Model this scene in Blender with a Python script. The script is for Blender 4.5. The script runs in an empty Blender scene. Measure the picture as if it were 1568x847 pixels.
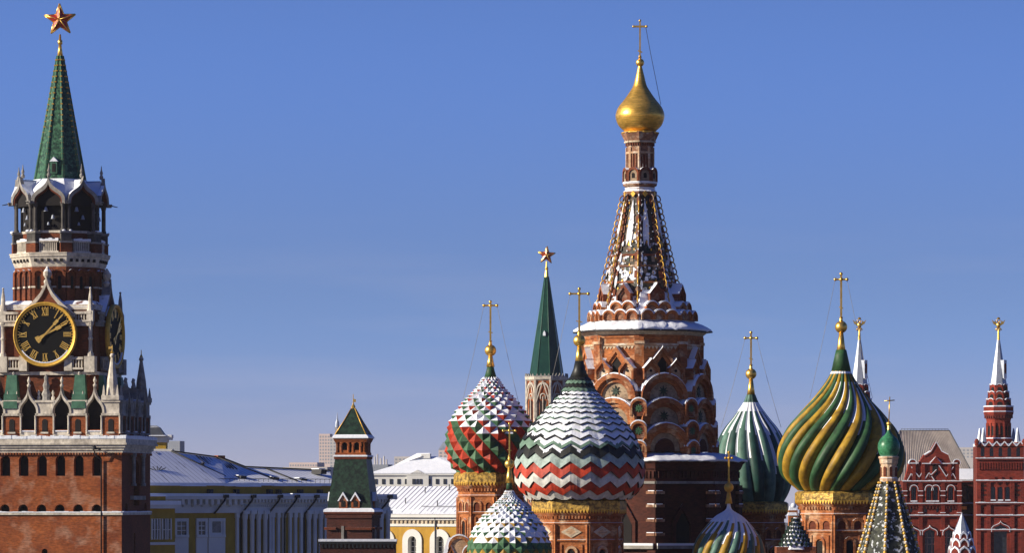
import bpy, bmesh, math, random
from mathutils import Vector, Matrix, noise
from mathutils.geometry import tessellate_polygon

random.seed(7)
PI = math.pi
R_ = math.radians
scn = bpy.context.scene
COL = scn.collection

# ------------------------------------------------------------------ camera, sky, sun
F = 6280.0          # focal length in photo pixels
HC = 22.3           # eye height above the square
HY = 770.0          # photo row of the horizon
cam = bpy.data.cameras.new('camera')
cam.sensor_width = 36.0
cam.lens = F / 1568.0 * 36.0
cam.shift_y = (HY - 423.5) / 1568.0
cam.clip_start = 1.0
cam.clip_end = 20000.0
co = bpy.data.objects.new('camera', cam)
COL.objects.link(co)
co.location = (0, 0, HC)
co.rotation_euler = (PI / 2, 0, 0)
scn.camera = co

SUN_AZ, SUN_EL = R_(75), R_(21)     # azimuth to the left of straight behind the camera
S = Vector((-math.sin(SUN_AZ) * math.cos(SUN_EL), -math.cos(SUN_AZ) * math.cos(SUN_EL), math.sin(SUN_EL)))
sl = bpy.data.lights.new('sun', 'SUN')
sl.energy = 5.0
sl.angle = R_(0.5)
sl.color = (1.0, 0.90, 0.74)
so = bpy.data.objects.new('sun', sl)
COL.objects.link(so)
so.rotation_euler = S.to_track_quat('Z', 'Y').to_euler()
so.location = (-300, -100, 300)

SKY_LOW = (1.55, 0.92, 0.82, 1)
SKY_MID = (1.08, 0.99, 1.14, 1)
SKY_TOP = (1.16, 1.24, 1.70, 1)
SKY_ZEN = (0.17, 0.36, 0.92, 1)
w = bpy.data.worlds.new('World')
scn.world = w
w.use_nodes = True
nt = w.node_tree
nt.nodes.clear()
wo = nt.nodes.new('ShaderNodeOutputWorld')
bg = nt.nodes.new('ShaderNodeBackground')
sky = nt.nodes.new('ShaderNodeTexSky')
sky.sky_type = 'NISHITA'
sky.sun_disc = False
sky.sun_elevation = SUN_EL
sky.sun_rotation = math.atan2(S.x, S.y)
sky.altitude = 150
sky.air_density = 1.0
sky.dust_density = 0.3
sky.ozone_density = 3.0
tc = nt.nodes.new('ShaderNodeTexCoord')
# clear winter air: the blue comes down close to the horizon
mp = nt.nodes.new('ShaderNodeMapping')
mp.inputs['Scale'].default_value = (1, 1, 3.4)
mp.inputs['Location'].default_value = (0, 0, 0.16)
nt.links.new(tc.outputs['Generated'], mp.inputs['Vector'])
nt.links.new(mp.outputs['Vector'], sky.inputs['Vector'])
# the low sky opposite the sun is bright, the zenith deep and dark
sx = nt.nodes.new('ShaderNodeSeparateXYZ')
nt.links.new(tc.outputs['Generated'], sx.inputs[0])
rp_ = nt.nodes.new('ShaderNodeValToRGB')
rp_.color_ramp.interpolation = 'EASE'
E_ = rp_.color_ramp.elements
E_[0].position = 0.0; E_[0].color = SKY_LOW
E_[1].position = 0.6; E_[1].color = SKY_ZEN
e_ = E_.new(0.045); e_.color = SKY_MID
e_ = E_.new(0.115); e_.color = SKY_TOP
e_ = E_.new(0.14); e_.color = SKY_TOP
e_ = E_.new(0.24); e_.color = SKY_ZEN
nt.links.new(sx.outputs['Z'], rp_.inputs['Fac'])
hs = nt.nodes.new('ShaderNodeMix')
hs.data_type = 'RGBA'
hs.blend_type = 'MULTIPLY'
hs.inputs[0].default_value = 1.0
nt.links.new(rp_.outputs['Color'], hs.inputs[7])
nt.links.new(sky.outputs['Color'], hs.inputs[6])
# a few faint wisps low over the horizon
cm = nt.nodes.new('ShaderNodeMapping')
cm.inputs['Scale'].default_value = (9, 9, 75)
nt.links.new(tc.outputs['Generated'], cm.inputs['Vector'])
cn = nt.nodes.new('ShaderNodeTexNoise')
cn.inputs['Scale'].default_value = 1.6
cn.inputs['Detail'].default_value = 7
nt.links.new(cm.outputs[0], cn.inputs['Vector'])
cr = nt.nodes.new('ShaderNodeMapRange')
cr.inputs['From Min'].default_value = 0.50
cr.inputs['From Max'].default_value = 0.80
cr.inputs['To Max'].default_value = 0.30
nt.links.new(cn.outputs['Fac'], cr.inputs['Value'])
ck = nt.nodes.new('ShaderNodeMapRange')
ck.inputs['From Min'].default_value = 0.075
ck.inputs['From Max'].default_value = 0.02
nt.links.new(sx.outputs['Z'], ck.inputs['Value'])
cx_ = nt.nodes.new('ShaderNodeMath')
cx_.operation = 'MULTIPLY'
nt.links.new(cr.outputs[0], cx_.inputs[0])
nt.links.new(ck.outputs[0], cx_.inputs[1])
cmix = nt.nodes.new('ShaderNodeMix')
cmix.data_type = 'RGBA'
cmix.inputs[7].default_value = (3.1, 3.2, 4.3, 1)
nt.links.new(cx_.outputs[0], cmix.inputs[0])
nt.links.new(hs.outputs[2], cmix.inputs[6])
nt.links.new(cmix.outputs[2], bg.inputs['Color'])
bg.inputs['Strength'].default_value = 0.1
nt.links.new(bg.outputs['Background'], wo.inputs['Surface'])

vs = scn.view_settings
vs.view_transform = 'Standard'
vs.look = 'None'
vs.exposure = 0.55
vs.gamma = 1.0
vs.use_curve_mapping = False

# ------------------------------------------------------------------ materials
MATS = {}

def _n(t, kind, **kw):
    n = t.nodes.new(kind)
    for k, v in kw.items():
        setattr(n, k, v)
    return n

def mat(name, c1, c2=None, scale=0.6, rough=0.8, metal=0.0, lo=0.35, hi=0.65, fine=0.0, fscale=6.0, stretch=4.0,
        spots=None, snow=None, sn=0.5, snscale=0.8, bump=0.0, bscale=8.0, spec=0.3, courses=0.0):
    m = bpy.data.materials.new(name)
    m.use_nodes = True
    t = m.node_tree
    b = t.nodes['Principled BSDF']
    L = t.links.new
    tcn = _n(t, 'ShaderNodeTexCoord')
    c2 = c2 or c1
    n1 = _n(t, 'ShaderNodeTexNoise')
    n1.inputs['Scale'].default_value = scale
    n1.inputs['Detail'].default_value = 6
    n1.inputs['Roughness'].default_value = 0.6
    L(tcn.outputs['Object'], n1.inputs['Vector'])
    r = _n(t, 'ShaderNodeMapRange')
    r.inputs['From Min'].default_value = lo
    r.inputs['From Max'].default_value = hi
    L(n1.outputs['Fac'], r.inputs['Value'])
    mx = _n(t, 'ShaderNodeMix', data_type='RGBA')
    mx.inputs[6].default_value = (*c1, 1)
    mx.inputs[7].default_value = (*c2, 1)
    L(r.outputs[0], mx.inputs[0])
    out = mx.outputs[2]
    if spots:                       # patches of another colour: (colour, scale, lo, hi)
        n3 = _n(t, 'ShaderNodeTexNoise')
        n3.inputs['Scale'].default_value = spots[1]
        n3.inputs['Detail'].default_value = 5
        off = _n(t, 'ShaderNodeVectorMath', operation='ADD')
        off.inputs[1].default_value = (17.3, 4.1, 9.7)
        L(tcn.outputs['Object'], off.inputs[0])
        L(off.outputs[0], n3.inputs['Vector'])
        r3 = _n(t, 'ShaderNodeMapRange')
        r3.inputs['From Min'].default_value = spots[2]
        r3.inputs['From Max'].default_value = spots[3]
        L(n3.outputs['Fac'], r3.inputs['Value'])
        m3 = _n(t, 'ShaderNodeMix', data_type='RGBA')
        L(r3.outputs[0], m3.inputs[0])
        L(out, m3.inputs[6])
        m3.inputs[7].default_value = (*spots[0], 1)
        out = m3.outputs[2]
    if fine:                        # courses: noise stretched along the horizontal
        mpn = _n(t, 'ShaderNodeMapping')
        mpn.inputs['Scale'].default_value = (1, 1, stretch)
        L(tcn.outputs['Object'], mpn.inputs['Vector'])
        n2 = _n(t, 'ShaderNodeTexNoise')
        n2.inputs['Scale'].default_value = fscale
        n2.inputs['Detail'].default_value = 3
        L(mpn.outputs[0], n2.inputs['Vector'])
        r2 = _n(t, 'ShaderNodeMapRange')
        r2.inputs['From Min'].default_value = 0.3
        r2.inputs['From Max'].default_value = 0.7
        r2.inputs['To Min'].default_value = 1 - fine
        r2.inputs['To Max'].default_value = 1 + fine
        L(n2.outputs['Fac'], r2.inputs['Value'])
        m2 = _n(t, 'ShaderNodeMix', data_type='RGBA', blend_type='MULTIPLY')
        m2.inputs[0].default_value = 1
        L(out, m2.inputs[6])
        L(r2.outputs[0], m2.inputs[7])
        out = m2.outputs[2]
    rough_out = None
    if snow is not None:            # snow lies where the surface faces up
        g = _n(t, 'ShaderNodeNewGeometry')
        sp = _n(t, 'ShaderNodeSeparateXYZ')
        L(g.outputs['True Normal'], sp.inputs[0])
        ns = _n(t, 'ShaderNodeTexNoise')
        ns.inputs['Scale'].default_value = snscale
        ns.inputs['Detail'].default_value = 4
        L(tcn.outputs['Object'], ns.inputs['Vector'])
        ma = _n(t, 'ShaderNodeMath', operation='MULTIPLY_ADD')
        L(ns.outputs['Fac'], ma.inputs[0])
        ma.inputs[1].default_value = sn
        L(sp.outputs['Z'], ma.inputs[2])
        rs = _n(t, 'ShaderNodeMapRange', interpolation_type='SMOOTHSTEP')
        rs.inputs['From Min'].default_value = snow + sn * 0.5 - 0.03
        rs.inputs['From Max'].default_value = snow + sn * 0.5 + 0.03
        L(ma.outputs[0], rs.inputs['Value'])
        m4 = _n(t, 'ShaderNodeMix', data_type='RGBA')
        L(rs.outputs[0], m4.inputs[0])
        L(out, m4.inputs[6])
        m4.inputs[7].default_value = (0.82, 0.85, 0.90, 1)
        out = m4.outputs[2]
        if metal > 0:
            mm = _n(t, 'ShaderNodeMath', operation='MULTIPLY_ADD')
            L(rs.outputs[0], mm.inputs[0])
            mm.inputs[1].default_value = -metal
            mm.inputs[2].default_value = metal
            L(mm.outputs[0], b.inputs['Metallic'])
        rr = _n(t, 'ShaderNodeMapRange')
        rr.inputs['To Min'].default_value = rough
        rr.inputs['To Max'].default_value = 0.8
        L(rs.outputs[0], rr.inputs['Value'])
        rough_out = rr.outputs[0]
    L(out, b.inputs['Base Color'])
    if rough_out is not None:
        L(rough_out, b.inputs['Roughness'])
    else:
        b.inputs['Roughness'].default_value = rough
    if metal and snow is None:
        b.inputs['Metallic'].default_value = metal
    b.inputs['Specular IOR Level'].default_value = spec
    if bump:
        nb = _n(t, 'ShaderNodeTexNoise')
        nb.inputs['Scale'].default_value = bscale
        nb.inputs['Detail'].default_value = 4
        L(tcn.outputs['Object'], nb.inputs['Vector'])
        bp = _n(t, 'ShaderNodeBump')
        bp.inputs['Strength'].default_value = 0.6
        bp.inputs['Distance'].default_value = bump
        L(nb.outputs['Fac'], bp.inputs['Height'])
        L(bp.outputs[0], b.inputs['Normal'])
    MATS[name] = m
    return m

mat('brick', (0.29, 0.080, 0.021), (0.17, 0.042, 0.014), scale=0.35, fine=0.36, fscale=2.6, stretch=3,
    spots=((0.36, 0.20, 0.13), 0.6, 0.52, 0.76), rough=0.9, snow=0.62, bump=0.03, bscale=5)
mat('deep_brick', (0.185, 0.050, 0.017), (0.085, 0.024, 0.011), scale=0.5, fine=0.36, fscale=2.8, stretch=3, rough=0.9, snow=0.62, bump=0.03, bscale=5)  # darker brick for the clock tower's upper stages
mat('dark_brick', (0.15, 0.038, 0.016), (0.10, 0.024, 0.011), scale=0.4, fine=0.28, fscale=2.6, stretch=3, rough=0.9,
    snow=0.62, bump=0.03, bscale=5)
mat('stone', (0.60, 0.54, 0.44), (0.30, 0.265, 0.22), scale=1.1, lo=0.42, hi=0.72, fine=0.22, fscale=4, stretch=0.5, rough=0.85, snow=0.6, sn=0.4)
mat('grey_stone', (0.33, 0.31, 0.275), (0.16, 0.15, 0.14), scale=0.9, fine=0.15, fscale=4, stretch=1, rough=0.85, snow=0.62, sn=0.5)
mat('cathedral_brick', (0.40, 0.140, 0.044), (0.21, 0.062, 0.022), scale=0.5, fine=0.35, fscale=3.2, stretch=3,
    spots=((0.50, 0.33, 0.20), 1.3, 0.52, 0.72), rough=0.9, snow=0.55, sn=0.3, bump=0.05, bscale=6)
mat('cathedral_dark_brick', (0.20, 0.060, 0.028), (0.13, 0.040, 0.020), scale=0.6, fine=0.35, fscale=3.2, stretch=3,
    spots=((0.30, 0.21, 0.15), 1.2, 0.56, 0.74), rough=0.9, snow=0.55, sn=0.3, bump=0.04, bscale=6)
mat('pale_brick', (0.55, 0.36, 0.22), (0.42, 0.25, 0.14), scale=1.2, fine=0.3, fscale=4, stretch=3,
    spots=((0.58, 0.52, 0.42), 1.1, 0.52, 0.7), rough=0.9, snow=0.6, sn=0.3, bump=0.03)
mat('plaster', (0.56, 0.47, 0.34), (0.40, 0.32, 0.22), scale=1.0, fine=0.25, fscale=5, stretch=1, rough=0.9, snow=0.6)
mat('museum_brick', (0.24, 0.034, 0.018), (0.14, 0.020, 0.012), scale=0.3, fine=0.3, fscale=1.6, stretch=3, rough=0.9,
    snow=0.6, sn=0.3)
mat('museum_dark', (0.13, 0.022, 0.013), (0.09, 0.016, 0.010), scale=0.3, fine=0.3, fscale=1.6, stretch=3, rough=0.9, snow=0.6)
mat('snow', (0.80, 0.82, 0.86), (0.72, 0.75, 0.80), scale=0.8, rough=0.75, bump=0.08, bscale=2.5)
mat('paving', (0.055, 0.053, 0.052), (0.09, 0.09, 0.09), scale=0.05, spots=((0.6, 0.62, 0.66), 0.03, 0.60, 0.66), rough=0.9)
mat('shade_brick', (0.075, 0.021, 0.013), (0.045, 0.013, 0.009), scale=0.6, fine=0.35, fscale=3.2, stretch=3, rough=0.9, snow=0.55, sn=0.3)  # same brick darkened, deep shade put into the colour
mat('weathered_brick', (0.30, 0.15, 0.085), (0.15, 0.070, 0.045), scale=1.4, fine=0.35, fscale=4, stretch=3, spots=((0.48, 0.38, 0.28), 1.8, 0.54, 0.68), rough=0.9, snow=0.6, bump=0.04)
mat('tympanum', (0.36, 0.27, 0.18), (0.20, 0.14, 0.095), scale=1.4, fine=0.3, fscale=5, stretch=1.5, rough=0.9)
mat('sooty_stone', (0.10, 0.09, 0.08), (0.05, 0.046, 0.042), scale=1.0, fine=0.2, fscale=4, stretch=0.5, rough=0.85, snow=0.62, sn=0.5)
mat('tent_tile', (0.085, 0.055, 0.030), (0.022, 0.026, 0.020), scale=2.0, lo=0.42, hi=0.58, fine=0.4, fscale=4, stretch=0.6, spots=((0.80, 0.83, 0.88), 0.85, 0.595, 0.625), rough=0.6)
mat('dark', (0.012, 0.010, 0.010), rough=0.9)  # near-black, stands in for unlit insides and openings
mat('glass', (0.03, 0.035, 0.045), (0.015, 0.018, 0.02), scale=2, rough=0.15, spec=0.5)
mat('gold', (0.86, 0.52, 0.11), (0.66, 0.38, 0.07), scale=1.6, rough=0.36, metal=0.72, fine=0.24, fscale=2.2, stretch=5, bump=0.02, bscale=3, spots=((0.42, 0.24, 0.05), 0.9, 0.52, 0.80))
mat('gilding', (0.95, 0.62, 0.16), (0.72, 0.42, 0.08), scale=3, rough=0.38, metal=0.9)
mat('gilt_paint', (0.72, 0.43, 0.07), (0.50, 0.28, 0.04), scale=3, rough=0.45, metal=0.35)
mat('valance', (0.56, 0.35, 0.075), (0.17, 0.105, 0.03), scale=4.0, lo=0.42, hi=0.58, rough=0.45, metal=0.35, bump=0.06, bscale=5)
mat('green_tile', (0.040, 0.145, 0.085), (0.018, 0.065, 0.042), scale=2.6, lo=0.4, hi=0.6, rough=0.45, fine=0.4, fscale=5, stretch=1.0, snow=0.86, sn=0.3)
mat('tile_face', (0.05, 0.14, 0.075), (0.010, 0.035, 0.022), scale=3.2, lo=0.42, hi=0.58, rough=0.4, fine=0.3, fscale=6, stretch=1,
    spots=((0.30, 0.36, 0.28), 3.6, 0.66, 0.74))
mat('patina', (0.065, 0.17, 0.105), (0.035, 0.10, 0.062), scale=1.5, rough=0.5, snow=0.6, sn=0.5)
mat('dark_tile', (0.017, 0.044, 0.025), (0.005, 0.014, 0.009), scale=2.2, lo=0.4, hi=0.6, rough=0.5, fine=0.35, fscale=4, stretch=1)
mat('spire_green', (0.009, 0.052, 0.034), (0.005, 0.034, 0.024), scale=0.6, rough=0.35, fine=0.15, fscale=2)
mat('paint_red', (0.46, 0.042, 0.012), (0.32, 0.028, 0.010), scale=1.2, rough=0.6, fine=0.2, fscale=5, stretch=1, spots=((0.146, 0.024, 0.016), 1.5, 0.50, 0.78))
mat('paint_green', (0.060, 0.150, 0.070), (0.035, 0.095, 0.045), scale=1.2, rough=0.58, fine=0.2, fscale=5, stretch=1, spots=((0.027, 0.052, 0.031), 1.5, 0.50, 0.78))
mat('paint_sage', (0.16, 0.25, 0.18), (0.10, 0.18, 0.13), scale=1.2, rough=0.6, fine=0.2, fscale=5, stretch=1, spots=((0.054, 0.088, 0.067), 1.5, 0.50, 0.78))
mat('paint_white', (0.60, 0.58, 0.52), (0.46, 0.46, 0.43), scale=1.2, rough=0.6, fine=0.15, fscale=5, stretch=1, spots=((0.205, 0.205, 0.193), 1.5, 0.50, 0.78))
mat('paint_pale', (0.34, 0.42, 0.38), (0.24, 0.32, 0.29), scale=1.2, rough=0.6, fine=0.2, fscale=5, stretch=1, spots=((0.113, 0.146, 0.134), 1.5, 0.50, 0.78))
mat('paint_black', (0.022, 0.022, 0.018), (0.012, 0.014, 0.012), scale=1.2, rough=0.45)
mat('paint_yellow', (0.43, 0.26, 0.020), (0.27, 0.15, 0.014), scale=0.9, rough=0.56, fine=0.22, fscale=3, stretch=0.5, spots=((0.125, 0.075, 0.018), 1.5, 0.50, 0.78))
mat('paint_leaf', (0.036, 0.105, 0.038), (0.020, 0.062, 0.025), scale=0.9, rough=0.56, fine=0.22, fscale=3, stretch=0.5, spots=((0.020, 0.038, 0.022), 1.5, 0.50, 0.78))
mat('paint_teal', (0.018, 0.070, 0.055), (0.010, 0.042, 0.036), scale=1.0, rough=0.56, fine=0.22, fscale=3, stretch=0.4, spots=((0.016, 0.030, 0.027), 1.5, 0.50, 0.78))
mat('paint_mint', (0.10, 0.20, 0.155), (0.055, 0.125, 0.10), scale=1.0, rough=0.56, fine=0.2, fscale=3, stretch=0.4, spots=((0.035, 0.065, 0.054), 1.5, 0.50, 0.78))
mat('onion_green', (0.05, 0.21, 0.095), (0.018, 0.10, 0.048), scale=2.2, rough=0.35, fine=0.35, fscale=8, stretch=1)
mat('ruby', (0.50, 0.035, 0.015), (0.32, 0.020, 0.010), scale=2, rough=0.25, spec=0.6)
mat('clock_black', (0.006, 0.006, 0.0065), rough=0.7, spec=0.08)
mat('yellow_wall', (0.46, 0.26, 0.035), (0.38, 0.21, 0.028), scale=0.2, rough=0.9, fine=0.12, fscale=1.5, stretch=0.4)
mat('olive_wall', (0.40, 0.25, 0.028), (0.32, 0.195, 0.022), scale=0.2, rough=0.9, fine=0.12, fscale=1.5, stretch=0.4)
mat('white_wall', (0.70, 0.69, 0.64), (0.58, 0.57, 0.54), scale=0.3, rough=0.9, snow=0.7, sn=0.3)
mat('iron', (0.022, 0.022, 0.024), rough=0.6, metal=0.3)
mat('lead_roof', (0.085, 0.09, 0.10), (0.05, 0.055, 0.065), scale=0.6, rough=0.5, snow=0.85, sn=0.3, snscale=0.35)
mat('tin_roof', (0.42, 0.36, 0.31), (0.32, 0.28, 0.25), scale=0.25, rough=0.6, fine=0.2, fscale=1.0, stretch=0.1)
mat('silver', (0.40, 0.43, 0.49), (0.27, 0.30, 0.35), scale=0.8, rough=0.4, metal=0.35, fine=0.1, fscale=2)
mat('concrete', (0.52, 0.49, 0.47), (0.44, 0.41, 0.39), scale=0.1, rough=0.9)
mat('pink_block', (0.62, 0.50, 0.46), (0.54, 0.43, 0.39), scale=0.1, rough=0.9)  # distance haze put into the pale wall colour
mat('blue_block', (0.30, 0.32, 0.36), (0.22, 0.24, 0.28), scale=0.1, rough=0.8)
mat('bark', (0.055, 0.042, 0.034), (0.035, 0.028, 0.022), scale=2, rough=0.95)

def roof_snow(name, c_bare, seam, thr, ang=0.0):
    """snow on a standing-seam metal roof: bare streaks run down the slope, seams show through"""
    m = bpy.data.materials.new(name)
    m.use_nodes = True
    t = m.node_tree
    b = t.nodes['Principled BSDF']
    L = t.links.new
    tcn = _n(t, 'ShaderNodeTexCoord')
    mp1 = _n(t, 'ShaderNodeMapping')
    mp1.inputs['Rotation'].default_value = (0, 0, ang)
    L(tcn.outputs['Object'], mp1.inputs['Vector'])
    mp2 = _n(t, 'ShaderNodeMapping')
    mp2.inputs['Scale'].default_value = (1.0, 0.10, 0.10)
    L(mp1.outputs[0], mp2.inputs['Vector'])
    n = _n(t, 'ShaderNodeTexNoise')
    n.inputs['Scale'].default_value = 1.3
    n.inputs['Detail'].default_value = 6
    n.inputs['Roughness'].default_value = 0.65
    L(mp2.outputs[0], n.inputs['Vector'])
    r = _n(t, 'ShaderNodeMapRange', interpolation_type='SMOOTHSTEP')
    r.inputs['From Min'].default_value = thr
    r.inputs['From Max'].default_value = thr + 0.08
    L(n.outputs['Fac'], r.inputs['Value'])
    mx = _n(t, 'ShaderNodeMix', data_type='RGBA')
    L(r.outputs[0], mx.inputs[0])
    mx.inputs[6].default_value = (0.78, 0.80, 0.85, 1)
    mx.inputs[7].default_value = (*c_bare, 1)
    wv = _n(t, 'ShaderNodeTexWave', wave_type='BANDS', bands_direction='X')
    wv.inputs['Scale'].default_value = seam
    wv.inputs['Distortion'].default_value = 0.0
    L(mp1.outputs[0], wv.inputs['Vector'])
    r2 = _n(t, 'ShaderNodeMapRange')
    r2.inputs['From Min'].default_value = 0.86
    r2.inputs['From Max'].default_value = 1.0
    r2.inputs['To Max'].default_value = 0.45
    L(wv.outputs['Fac'], r2.inputs['Value'])
    m2 = _n(t, 'ShaderNodeMix', data_type='RGBA')
    L(r2.outputs[0], m2.inputs[0])
    L(mx.outputs[2], m2.inputs[6])
    m2.inputs[7].default_value = (*[c * 2 for c in c_bare], 1)
    L(m2.outputs[2], b.inputs['Base Color'])
    b.inputs['Roughness'].default_value = 0.75
    MATS[name] = m

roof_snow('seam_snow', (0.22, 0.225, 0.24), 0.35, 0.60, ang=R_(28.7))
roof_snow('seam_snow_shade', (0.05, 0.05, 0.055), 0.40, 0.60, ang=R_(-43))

# ------------------------------------------------------------------ mesh builder
class MB:
    """collects faces; in pixel mode z is a photo row (down) and x, y are photo pixels at the tower's own depth"""
    def __init__(s, base=None, up=1):
        s.base = base or Matrix.Identity(4)
        s.up = up
        s.M = Matrix.Identity(4)
        s.vs, s.fs, s.ms, s.sm, s.names = [], [], [], [], []

    def mi(s, name):
        if name not in s.names:
            s.names.append(name)
        return s.names.index(name)

    def v(s, x, y, z):
        p = s.M @ Vector((x, y, z))
        p.z *= s.up
        s.vs.append(s.base @ p)
        return len(s.vs) - 1

    def f(s, idx, m, smooth=False):
        s.fs.append(tuple(idx)); s.ms.append(s.mi(m)); s.sm.append(smooth)

    def poly(s, pts, m):
        s.f([s.v(*p) for p in pts], m)

    def box(s, x0, x1, y0, y1, z0, z1, m, top=None):
        a = [s.v(x, y, z) for z in (z0, z1) for x, y in ((x0, y0), (x1, y0), (x1, y1), (x0, y1))]
        for k, q in enumerate(((0, 1, 2, 3), (4, 5, 6, 7), (0, 1, 5, 4), (1, 2, 6, 5), (2, 3, 7, 6), (3, 0, 4, 7))):
            mm = m
            if top and k == (0 if z0 * s.up > z1 * s.up else 1):
                mm = top
            s.f([a[i] for i in q], mm)

    def taper(s, cx, cy, h0, z0, h1, z1, m, d0=None, d1=None):
        d0 = h0 if d0 is None else d0
        d1 = h1 if d1 is None else d1
        a = [s.v(cx + sx * h, cy + sy * d, z) for h, d, z in ((h0, d0, z0), (h1, d1, z1)) for sx, sy in ((-1, -1), (1, -1), (1, 1), (-1, 1))]
        for q in ((0, 1, 2, 3), (4, 5, 6, 7), (0, 1, 5, 4), (1, 2, 6, 5), (2, 3, 7, 6), (3, 0, 4, 7)):
            s.f([a[i] for i in q], m)

    def lathe(s, prof, n, m, cx=0, cy=0, rot=0, smooth=None, cap=True, apo=False, ang=None):
        smooth = (n > 10) if smooth is None else smooth
        k = 1 / math.cos(PI / n) if apo else 1
        rings = []
        for r, z in prof:
            rings.append([s.v(cx + r * k * math.sin(rot + (i + 0.5) * 2 * PI / n), cy - r * k * math.cos(rot + (i + 0.5) * 2 * PI / n), z) for i in range(n)])
        for j in range(len(rings) - 1):
            mm = m[j] if isinstance(m, (list, tuple)) else m
            for i in range(n):
                i2 = (i + 1) % n
                s.f((rings[j][i], rings[j][i2], rings[j + 1][i2], rings[j + 1][i]), mm, smooth)
        if cap:
            m0 = m[0] if isinstance(m, (list, tuple)) else m
            m1 = m[-1] if isinstance(m, (list, tuple)) else m
            s.f(rings[0], m0); s.f(rings[-1], m1)

    def sphere(s, cx, cy, cz, r, m, n=14, sz=1.0):
        s.lathe([(max(1e-3, r * math.sin(PI * k / 10)), cz - r * sz * math.cos(PI * k / 10)) for k in range(11)], n, m, cx, cy, smooth=True)

    def tube(s, pts, r, m, n=6, r1=None):
        pts = [Vector(p) for p in pts]
        rings = []
        for k, p in enumerate(pts):
            d = (pts[min(k + 1, len(pts) - 1)] - pts[max(k - 1, 0)]).normalized()
            a = d.cross(Vector((0, 1, 0)) if abs(d.y) < 0.9 else Vector((1, 0, 0))).normalized()
            b = d.cross(a)
            rr = r if r1 is None else r + (r1 - r) * k / (len(pts) - 1)
            rings.append([s.v(*(p + a * rr * math.cos(2 * PI * i / n) + b * rr * math.sin(2 * PI * i / n))) for i in range(n)])
        for j in range(len(rings) - 1):
            for i in range(n):
                s.f((rings[j][i], rings[j][(i + 1) % n], rings[j + 1][(i + 1) % n], rings[j + 1][i]), m, True)
        s.f(rings[0], m); s.f(rings[-1], m)

    def plate(s, out, y0, y1, m, side=None, top=None):
        """solid slab with an outline in the x-z plane"""
        side = side or m
        a = [s.v(x, y0, z) for x, z in out]
        b = [s.v(x, y1, z) for x, z in out]
        s.f(a, m); s.f(b, m)
        n = len(out)
        for i in range(n):
            s.f((a[i], a[(i + 1) % n], b[(i + 1) % n], b[i]), side if i < n - 1 else m)

    def band(s, o, i_, y0, y1, m, top=None):
        """moulding between two matching open outlines; top = material of its outer edge"""
        a = [s.v(x, y0, z) for x, z in o]; b = [s.v(x, y1, z) for x, z in o]
        c = [s.v(x, y0, z) for x, z in i_]; d = [s.v(x, y1, z) for x, z in i_]
        for k in range(len(o) - 1):
            s.f((a[k], a[k + 1], c[k + 1], c[k]), m)
            s.f((b[k], b[k + 1], d[k + 1], d[k]), m)
            s.f((a[k], a[k + 1], b[k + 1], b[k]), top or m)
            s.f((c[k], c[k + 1], d[k + 1], d[k]), m)
        s.f((a[0], b[0], d[0], c[0]), m); s.f((a[-1], b[-1], d[-1], c[-1]), m)

    def wall(s, out, holes, y, depth, m, back='dark', reveal=None, sill=None):
        """flat wall with real recesses"""
        polys = [[Vector((x, z, 0)) for x, z in out]] + [[Vector((x, z, 0)) for x, z in h] for h in holes]
        flat = [p for q in polys for p in q]
        idx = [s.v(p.x, y, p.y) for p in flat]
        for t in tessellate_polygon(polys):
            s.f([idx[k] for k in t], m)
        for h in holes:
            a = [s.v(x, y, z) for x, z in h]; b = [s.v(x, y + depth, z) for x, z in h]
            n = len(h)
            for i in range(n):
                last = i == n - 1
                s.f((a[i], a[(i + 1) % n], b[(i + 1) % n], b[i]), (sill or reveal or m) if last else (reveal or m))
            s.f([s.v(x, y + depth, z) for x, z in h], back)

    def build(s, name, parent=None, label=None):
        me = bpy.data.meshes.new(name)
        me.from_pydata([tuple(v) for v in s.vs], [], s.fs)
        for nm in s.names:
            me.materials.append(MATS[nm])
        for p, k, sm in zip(me.polygons, s.ms, s.sm):
            p.material_index = k
            p.use_smooth = sm
        bm = bmesh.new(); bm.from_mesh(me)
        bmesh.ops.recalc_face_normals(bm, faces=bm.faces)
        bm.to_mesh(me); bm.free()
        o = bpy.data.objects.new(name, me)
        COL.objects.link(o)
        if parent:
            o.parent = parent
        if label:
            o['label'] = label
        return o

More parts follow.
